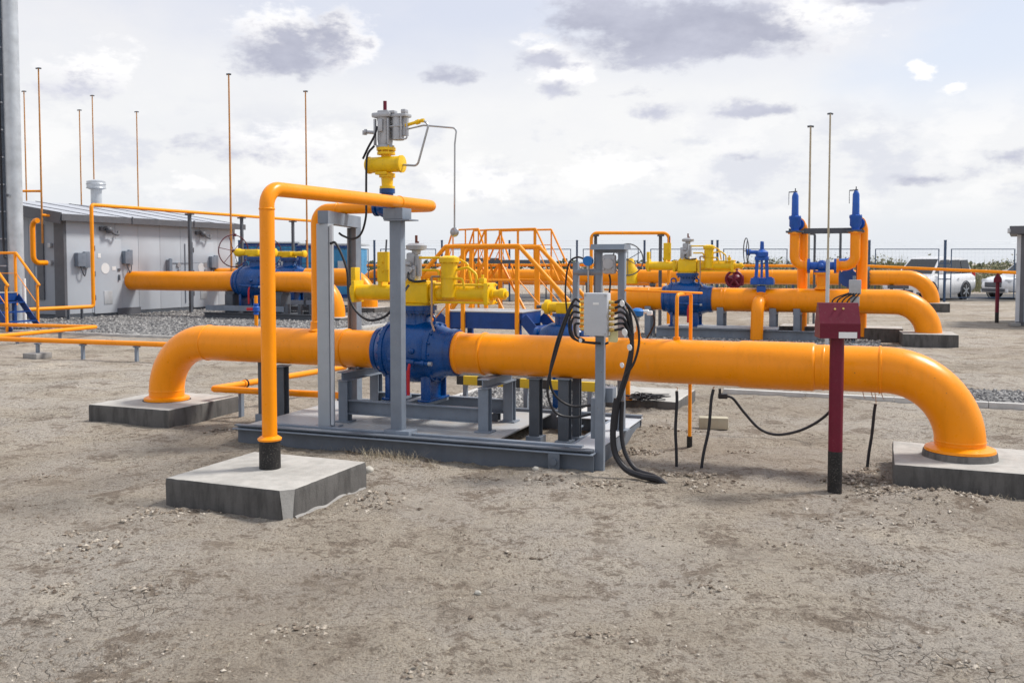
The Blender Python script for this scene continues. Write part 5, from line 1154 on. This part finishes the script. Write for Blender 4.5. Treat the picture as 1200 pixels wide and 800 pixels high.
b = MB(); b.cyl((0, 0, 0), (0, 0, .05), .40, seg=24); b.bolts((0, 0, .06), (0, 0, 1), .33, 8, .03, .08); build('base_flange', b, GALV, t)
b = MB(); b.box((-.05, -.27, 3.55), (.07, .05, .07)); build('bracket', b, DGREY, t)
b = MB(); q = D(28, 332, 24.9); b.tube([V((q.x, 24.9, 0)), V((q.x, 24.9, 1.3))], .05, 12); t = tag(build('bollard', b, WHITE, loc=V((q.x, 24.9, 0))), 'white vertical tube at the foot of the tower', 'post')

# narrow pipes low on the left
def lowpipe(pts, r, label, stands, z):
    P = [W(px, py, z) for px, py in pts]; t = thing('small_bore_pipe', label, 'pipe', V((P[0].x, P[0].y, 0)))
    b = MB(); b.tube(P, r, 12, r*1.3); build('tube', b, ORANGE, t, world=True)
    for px, py in stands:
        q = W(px, py, z); b = MB(); b.box(V((q.x, q.y, z/2-.04)), (.05, .05, z), -A); b.box(V((q.x, q.y, z-r-.012)), (.13, .05, .025), -A); build('stand', b, GREY, t, world=True)
lowpipe([(-60, 394), (0, 397), (205, 404)], .045, 'narrow orange pipe on short stands left of the near pipe', [(44, 399), (97, 400.5), (160, 402.5)], .31)
lowpipe([(-40, 379.5), (113, 383), (-40, 397.5)], .045, 'narrow orange pipe doubling back at the foot of the far stile', [(70, 386.5), (20, 391)], .20)
q = W(44, 419, 0); b = MB(); b.box((q.x, q.y, .04), (.34, .34, .10), -A, .01); tag(build('footing', b, CONCM, loc=q), 'small concrete footing under a narrow pipe stand', 'footing')

# ================================================================== FENCE, SHED, CARS, CABIN
def fence(label, x0, x1, Y, step, slope=0):
    t = thing('wire_fence', label, 'fence', V((x0, Y, 0))); n = int(round((x1-x0)/step)); k = V((0, 0, 1))
    for i in range(n+1):
        x = x0+step*i; y = Y+slope*(x-x0); b = MB(); b.box((x, y, 1.33), (.085, .085, 2.75)); b.box((x, y, 2.72), (.1, .1, .03)); build('post', b, FENCEB, t, world=True)
        if i == n: break
        b = MB(); a0, a1 = x+.28, x+step-.28
        for (p, q) in (((a0, .18), (a0, 2.33)), ((a1, .18), (a1, 2.33)), ((a0-.02, 2.33), (a1+.02, 2.33)), ((a0-.02, .18), (a1+.02, .18))):
            b.bar(V((p[0], Y+slope*(p[0]-x0), p[1])), V((q[0], Y+slope*(q[0]-x0), q[1])), .035, .035)
        for z in (1.0, 1.7):
            b.bar(V((x, Y+slope*(x-x0), z)), V((a0, Y+slope*(a0-x0), z)), .04, .04); b.bar(V((a1, Y+slope*(a1-x0), z)), V((x+step, Y+slope*(x+step-x0), z)), .04, .04)
        f = build('panel_frame', b, FENCEB, t, world=True)
        b = MB()
        for j in range(1, 12): b.tube([V((a0, Y+slope*(a0-x0), .18+j*.18)), V((a1, Y+slope*(a1-x0), .18+j*.18))], .0014, 3, cap=False)
        for j in range(1, 16): 
            xx = a0+(a1-a0)*j/16; b.tube([V((xx, Y+slope*(xx-x0), .18)), V((xx, Y+slope*(xx-x0), 2.33))], .0014, 3, cap=False)
        build('mesh', b, FENCEB, t, world=True, flat=True)
        b = MB()
        for z in (2.48, 2.6, 2.7): b.tube([V((x, Y+slope*(x-x0), z)), V((x+step, Y+slope*(x+step-x0), z))], .0025, 4, cap=False)
        build('barbed_wire', b, GALV, t, world=True, flat=True)
YF = 41.2; stp = D(1105, 330, YF).x-D(1010, 330, YF).x
xp = D(1105, 330, YF).x; st = (D(1105, 330, YF).x-D(752, 330, YF).x)/4.55
st = (D(834, 330, YF).x-D(676, 330, YF).x)/2
x1f = D(834, 330, YF).x; n_l = int((x1f-D(-20, 330, YF).x)/st)
fence('long blue-grey wire mesh fence closing the far side of the yard', x1f-st*n_l, x1f, YF, st)
st2 = (xp-x1f)/3; fence('blue wire mesh fence panels in front of the white car', x1f+st2*.06, x1f+st2*.06+(xp-x1f-st2*.06)/3*5, YF-.15, (xp-x1f-st2*.06)/3)

# blue sheds far left of centre
def shed(label, px0, px1, py, Y):
    a_, b_ = D(px0, py, Y), D(px1, py, Y); w_ = b_.x-a_.x; t = thing('blue_container', label, 'container', V((a_.x, Y, 0)))
    b = MB(); n = max(6, int(w_/.3)); vs = []
    for i in range(n*4+1):
        x = w_*i/(n*4); y = .05 if (i//2) % 2 else 0; vs += [V((x, y, .15)), V((x, y, a_.z-.12))]
    b.add(vs, [[2*i, 2*i+2, 2*i+3, 2*i+1] for i in range(n*4)]); b.box((w_/2, 1.3, a_.z/2), (w_-.02, 2.3, a_.z-.3)); build('wall', b, CONTB, t, flat=True)
    b = MB()
    for x in (0, w_): b.box((x, .03, a_.z/2), (.14, .16, a_.z))
    b.box((w_/2, .03, a_.z-.08), (w_-.14, .14, .14)); b.box((w_/2, .03, .1), (w_-.14, .14, .18)); build('frame', b, STBLUE, t)
    b = MB(); b.box((w_/2, 1.25, a_.z+.03), (w_+.2, 2.7, .07)); build('roof', b, GALV, t)
    for f_ in (.35, .7):
        b = MB(); b.box((w_*f_, -.03, a_.z*.55), (w_*.13, .04, a_.z*.3)); build('window', b, GALV, t)
shed('blue corrugated container behind the portal, right hand', 352, 421, 287, 45)
shed('blue corrugated container at the end of the building, left hand', 286, 349, 285, 45.2)

# white estate car
def make_car(label, loc, rz, group):
    t = thing('parked_car', label, 'car', loc, rz, group)
    # x forward, y left; lower body then cabin
    Lc, Wc = 4.75, 1.88
    secs = [(-2.36, .45, 1.00, .80), (-2.30, .40, 1.08, .90), (-1.9, .30, 1.12, .93), (-1.0, .26, 1.10, .94), (0, .25, 1.08, .94), (.75, .26, 1.06, .94), (1.3, .28, 1.02, .92), (1.9, .33, .93, .88), (2.25, .38, .82, .78), (2.37, .45, .68, .68)]
    b = MB(); vs = []; m_ = 10
    for x, z0, z1, hw in secs:
        prof = [(-hw*.9, z0), (-hw, z0+.12), (-hw*1.01, (z0+z1)/2), (-hw*.985, z1-.10), (-hw*.90, z1), (hw*.90, z1), (hw*.985, z1-.10), (hw*1.01, (z0+z1)/2), (hw, z0+.12), (hw*.9, z0)]
        vs += [V((x, y, z)) for y, z in prof]
    fs = [[i*m_+k, i*m_+(k+1) % m_, (i+1)*m_+(k+1) % m_, (i+1)*m_+k] for i in range(len(secs)-1) for k in range(m_)]+[list(range(m_))[::-1], list(range((len(secs)-1)*m_, len(secs)*m_))]
    b.add(vs, fs); bd = build('body', b, CARW, t, ang=45)
    b = MB(); cs = [(-2.30, 1.05, .80), (-2.02, 1.66, .66), (-1.7, 1.77, .64), (-.4, 1.83, .65), (.25, 1.78, .64), (1.15, 1.04, .82)]; vs = []
    for x, z, hw in cs: vs += [V((x, -hw-.13*(z > 1.2), 1.02)), V((x, -hw, z)), V((x, hw, z)), V((x, hw+.13*(z > 1.2), 1.02))]
    b.add(vs, [[i*4+k, i*4+(k+1) % 4, (i+1)*4+(k+1) % 4, (i+1)*4+k] for i in range(len(cs)-1) for k in range(4)]+[[0, 1, 2, 3][::-1], [20, 21, 22, 23]]); build('cabin', b, CARW, t, ang=25)
    def pane(name, pts, m_=GLASS):
        b = MB(); n = (V(pts[1])-V(pts[0])).cross(V(pts[2])-V(pts[0])).normalized(); k = len(pts); q = [V(p)+n*.012 for p in pts]; r_ = [V(p)-n*.012 for p in pts]
        b.add(q+r_, [list(range(k)), list(range(k, 2*k))[::-1]]+[[i, k+i, k+(i+1) % k, (i+1) % k] for i in range(k)]); build(name, b, m_, t, flat=True)
    pane('windscreen', [(1.06, -.72, 1.12), (1.06, .72, 1.12), (.34, .60, 1.715), (.34, -.60, 1.715)])
    for s_ in (-1, 1):
        y = lambda z: s_*(.775-.12*(z-1.1)/.7+.012)
        for x0, x1, x2, x3 in ((.95, .28, -.42, -.42), (-.50, -.50, -1.28, -1.28), (-1.36, -1.36, -1.98, -2.10)):
            pane('side_window', [(x0, y(1.13), 1.13), (x1, y(1.68), 1.68), (x2, y(1.70), 1.70), (x3, y(1.13), 1.13)][::s_])
        b = MB(); b.box((.82, s_*.99, 1.16), (.12, .20, .17), bev=.04); build('mirror', b, CARW, t)
        b = MB(); b.box((2.14, s_*.66, .78), (.28, .26, .17), bev=.05); build('headlight', b, LAMPM, t)
        b = MB(); b.box((-2.27, s_*.80, 1.02), (.16, .16, .32), bev=.04); build('taillight', b, TAILM, t)
        for x in (1.42, -1.38):
            b = MB(); b.lathe((x, s_*.965, .38), (0, -s_, 0), [(0, .28), (.02, .36), (.06, .385), (.2, .385), (.23, .33)], 28); w_ = build('wheel', b, TYRE, t)
            b = MB(); b.lathe((x, s_*.972, .38), (0, -s_, 0), [(0, .05), (.005, .06), (.02, .09), (.03, .24), (.012, .255), (.06, .26)], 20)
            for a in range(6):
                q = Matrix.Rotation(a*1.047, 3, 'Y') @ V((0, 0, .15)); b.box(V((x, s_*.968, .38))+q, (.05, .02, .22), Matrix.Rotation(a*1.047, 3, 'Y'))
            build('rim', b, GALV, w_)
            b = MB(); b.torus((x, s_*.945, .38), (0, 1, 0), .415, .03, 28, 6); build('wheel_arch', b, TYRE if group == 'x' else DGREY, t)
        for x in (-.46, .55):
            b = MB(); b.box((x-.3, s_*.957, .92), (.16, .03, .035), bev=.01); build('door_handle', b, CARW, t)
    b = MB(); b.box((2.36, 0, .62), (.05, .95, .22), bev=.02); b.box((2.37, 0, .40), (.06, 1.3, .14), bev=.03); build('grille', b, TRIMM, t)
    b = MB(); b.box((-2.37, 0, .52), (.08, 1.6, .20), bev=.04); b.box((2.30, 0, .36), (.10, 1.5, .16), bev=.04); build('bumper', b, CARW, t)
    return t
rr = D(1124, 340, 43.6)
hd = math.radians(217)         # heads towards the camera and left
hv = V((math.cos(hd), math.sin(hd), 0)); nv_ = V((-hv.y, hv.x, 0))
# near side is the car's left (driver) side seen from the camera
cl_ = V((rr.x, 43.2, 0))+hv*1.38-nv_*.965
car = make_car('white estate car parked behind the far pipe bend', cl_, hd, 'white cars on the road')
car.scale = (1.08, 1.08, 1.10)
c = copy_tree(car); q = D(1187, 340, 44); c.location = V((q.x+1.4, 44.5, 0)); c.rotation_euler.z = R(196); c['label'] = 'white car whose nose sticks out beside the grey cabin'

# cabin at the right edge
q = W(1190, 381, 0); t = thing('grey_cabin', 'grey panelled cabin cut by the right edge of the photo', 'cabin', q, -R(29))
zc2 = D(1190, 274, q.y).z
b = MB(); b.box((1.5, 1.3, zc2/2), (2.98, 2.6, zc2-.1)); 
for i in range(3): b.box((.56+.96*i, -.012, zc2/2), (.94, .03, zc2-.2), bev=.004)
build('wall', b, PANEL, t)
b = MB(); b.box((.035, -.02, zc2/2), (.10, .08, zc2-.06)); build('corner_trim', b, LGREY, t)
b = MB(); b.box((.14, -.035, zc2/2), (.10, .05, zc2-.06)); b.box((1.5, -.02, .05), (3.0, .08, .10)); build('dark_trim', b, TRIMM, t)
b = MB(); b.box((1.45, 1.25, zc2+.10), (3.3, 3.0, .22), bev=.01); build('roof', b, TRIMM, t)
b = MB(); b.box((-.20, -.2, zc2+.08), (.10, .1, .14), bev=.02); build('gutter_end', b, GALV, t)
b = MB(); b.box((-.22, -.35, .04), (.25, .2, .09), bev=.01); q2 = t.location; tag(build('step_block', b, CONCM, loc=(0, 0, 0)), 'small grey block on the soil beside the cabin', 'block').location = q2+V((0, 0, 0))


# ================================================================== SKY AND LIGHT
SUN_AZ, SUN_EL = R(72), R(52)        # azimuth clockwise from the viewing direction
w = bpy.data.worlds.new('World'); scene.world = w; w.use_nodes = True; nt = w.node_tree; N, L = nt.nodes, nt.links
bg = N['Background']; bg.inputs['Strength'].default_value = .082
sky = N.new('ShaderNodeTexSky'); sky.sky_type = 'NISHITA'; sky.sun_disc = False; sky.sun_elevation = SUN_EL; sky.sun_rotation = SUN_AZ; sky.air_density = 1; sky.dust_density = 2
tc = N.new('ShaderNodeTexCoord'); sp = N.new('ShaderNodeSeparateXYZ'); L.new(tc.outputs['Generated'], sp.inputs[0])
def M(op, a, b=None, c=None, clamp=False):
    n = N.new('ShaderNodeMath'); n.operation = op; n.use_clamp = clamp
    for i, x in enumerate((a, b, c)):
        if x is None: continue
        if isinstance(x, (int, float)): n.inputs[i].default_value = x
        else: L.new(x, n.inputs[i])
    return n.outputs[0]
az0 = M('ARCTAN2', sp.outputs['X'], sp.outputs['Y']); el0 = M('ARCSINE', M('MINIMUM', M('MAXIMUM', sp.outputs['Z'], -1.0), 1.0))
cv = N.new('ShaderNodeCombineXYZ'); L.new(az0, cv.inputs[0]); L.new(M('MULTIPLY', el0, 1.9), cv.inputs[1]); SV2 = cv.outputs[0]
def cn(scale, detail=8, rough=.6, off=0, out='Fac'):
    n = N.new('ShaderNodeTexNoise'); n.inputs['Scale'].default_value = scale; n.inputs['Detail'].default_value = detail; n.inputs['Roughness'].default_value = rough
    a = N.new('ShaderNodeVectorMath'); a.operation = 'ADD'; a.inputs[1].default_value = (off, off*.7, 0); L.new(SV2, a.inputs[0]); L.new(a.outputs[0], n.inputs['Vector']); return n.outputs[out]
def sm(x, a, b):
    n = N.new('ShaderNodeMapRange'); n.interpolation_type = 'SMOOTHSTEP'; n.inputs['From Min'].default_value = a; n.inputs['From Max'].default_value = b; L.new(x, n.inputs['Value']); return n.outputs['Result']
# wind-torn edges: the directions are warped before the clouds are placed
wc = N.new('ShaderNodeSeparateColor'); L.new(cn(11, 6, .6, 2, 'Color'), wc.inputs[0])
az = M('ADD', az0, M('MULTIPLY', M('SUBTRACT', wc.outputs[0], .5), .075)); el = M('ADD', el0, M('MULTIPLY', M('SUBTRACT', wc.outputs[1], .5), .034))
edge = M('SUBTRACT', cn(14, 9, .64), .5); fine = M('SUBTRACT', cn(42, 7, .62, 3), .5)
nn = M('ADD', M('MULTIPLY', edge, 1.8), M('MULTIPLY', fine, 1.1))
def sk(px, py):
    d = ray(px, py); return math.atan2(d.x, d.y), math.asin(d.z/d.length)
def cloud_field(cl, flat):
    best = None
    for px, py, hw, hh, dn in cl:
        ax, ay = sk(px, py); c = math.cos(ax)
        dx = M('DIVIDE', M('SUBTRACT', az, ax), hw/F*c*c); dy = M('DIVIDE', M('SUBTRACT', el, ay), hh/F*c)
        dy = M('ADD', M('MAXIMUM', dy, 0.0), M('MULTIPLY', M('MINIMUM', dy, 0.0), flat))
        f = M('MULTIPLY', M('MAXIMUM', M('SUBTRACT', 1.0, M('SQRT', M('ADD', M('MULTIPLY', dx, dx), M('MULTIPLY', dy, dy)))), -2.0), dn)
        best = f if best is None else M('MAXIMUM', best, f)
    return best
# grey undersides: pixel-measured direction, half width, half height, density
DARK = [(812, 44, 185, 56, 1.35), (715, 24, 85, 48, 1.15), (905, 48, 90, 22, .9), (770, 66, 90, 20, .9), (338, 66, 86, 46, 1.2), (390, 52, 45, 40, .7), (525, 90, 46, 15, .8), (632, 76, 46, 20, .8), (660, 108, 30, 20, .85), (770, 137, 46, 15, .85), (892, 131, 72, 12, .85), (866, 185, 22, 8, .6), (1035, 0, 100, 16, .9), (100, 100, 60, 30, .55), (310, 184, 80, 20, .5), (1090, 210, 66, 12, .5), (1180, 190, 34, 14, .6), (215, 170, 60, 20, .3), (740, 110, 30, 10, .4)]
# sunlit heaped tops
WHITE_ = [(330, 44, 75, 40, 1), (400, 52, 48, 44, .9), (660, 84, 50, 26, .8), (930, 24, 110, 44, .9), (110, 84, 70, 34, .7), (1080, 88, 22, 13, 1), (1118, 111, 22, 7, .8), (640, 60, 40, 22, .6), (230, 214, 40, 14, .8), (560, 214, 70, 26, .7), (720, 205, 80, 24, .7), (345, 165, 90, 26, .6)]
body = M('ADD', cloud_field(DARK, 1.45), nn); cap = M('ADD', cloud_field(WHITE_, 1.15), nn)
lav = ramp(N, L, cn(2.6, 8, .6, 11), [(.38, (6.5, 6.85, 7.9)), (.55, (7.2, 7.35, 8.0)), (.68, (7.9, 7.85, 8.1))])
mid = ramp(N, L, cn(3.4, 8, .6, 31), [(.35, (7.9, 7.95, 8.2)), (.6, (8.5, 8.45, 8.45))])
hor = (7.1, 7.45, 8.0)
el_n = M('ADD', el0, M('MULTIPLY', M('SUBTRACT', cn(4, 6, .6, 7), .5), .10))
c0 = mixc(N, L, sm(el_n, .16, .27), mid, lav)
c0 = mixc(N, L, sm(el_n, .10, .0), c0, hor)
op = M('MULTIPLY', sm(M('ADD', az0, M('MULTIPLY', M('SUBTRACT', cn(3, 5, .55, 21), .5), .9)), .22, .48), sm(el0, .12, .2))
c0 = mixc(N, L, M('MULTIPLY', op, .75), c0, (6.5, 7.2, 8.5))
c0 = mixc(N, L, .08, c0, sky.outputs['Color'])
# low banks of small cumulus
bank = M('MULTIPLY', sm(el0, .035, .07), sm(el0, .185, .12))
streak = cn(8.5, 9, .62, 5)
c0 = mixc(N, L, M('MULTIPLY', M('MULTIPLY', sm(streak, .49, .62), bank), .75), c0, (6.3, 6.5, 7.2))
c0 = mixc(N, L, M('MULTIPLY', M('MULTIPLY', sm(cn(9, 9, .62, 5.06), .50, .60), bank), .5), c0, (8.9, 8.85, 8.8))
c1 = mixc(N, L, M('MULTIPLY', sm(cap, .04, .60), .95), c0, (9.5, 9.4, 9.35))
shade = ramp(N, L, M('ADD', cn(7, 8, .6, 17), M('MULTIPLY', edge, .3)), [(.35, (3.9, 4.05, 5.0)), (.65, (5.5, 5.65, 6.6))])
c2 = mixc(N, L, M('MULTIPLY', sm(body, .02, .74), .95), c1, shade)
L.new(c2, bg.inputs['Color'])
sl = bpy.data.lights.new('sun', 'SUN'); sl.energy = 3.0; sl.angle = R(12); sl.color = (1, .95, .88)
so = bpy.data.objects.new('sun', sl); COL.objects.link(so)
sd = V((math.sin(SUN_AZ)*math.cos(SUN_EL), math.cos(SUN_AZ)*math.cos(SUN_EL), math.sin(SUN_EL)))
so.rotation_euler = sd.to_track_quat('Z', 'Y').to_euler(); so.location = sd*60
vs_ = scene.view_settings; vs_.view_transform = 'Standard'; vs_.look = 'None'; vs_.exposure = .50; vs_.gamma = 1; vs_.use_curve_mapping = False
scene.cycles.use_denoising = True; scene.cycles.max_bounces = 6
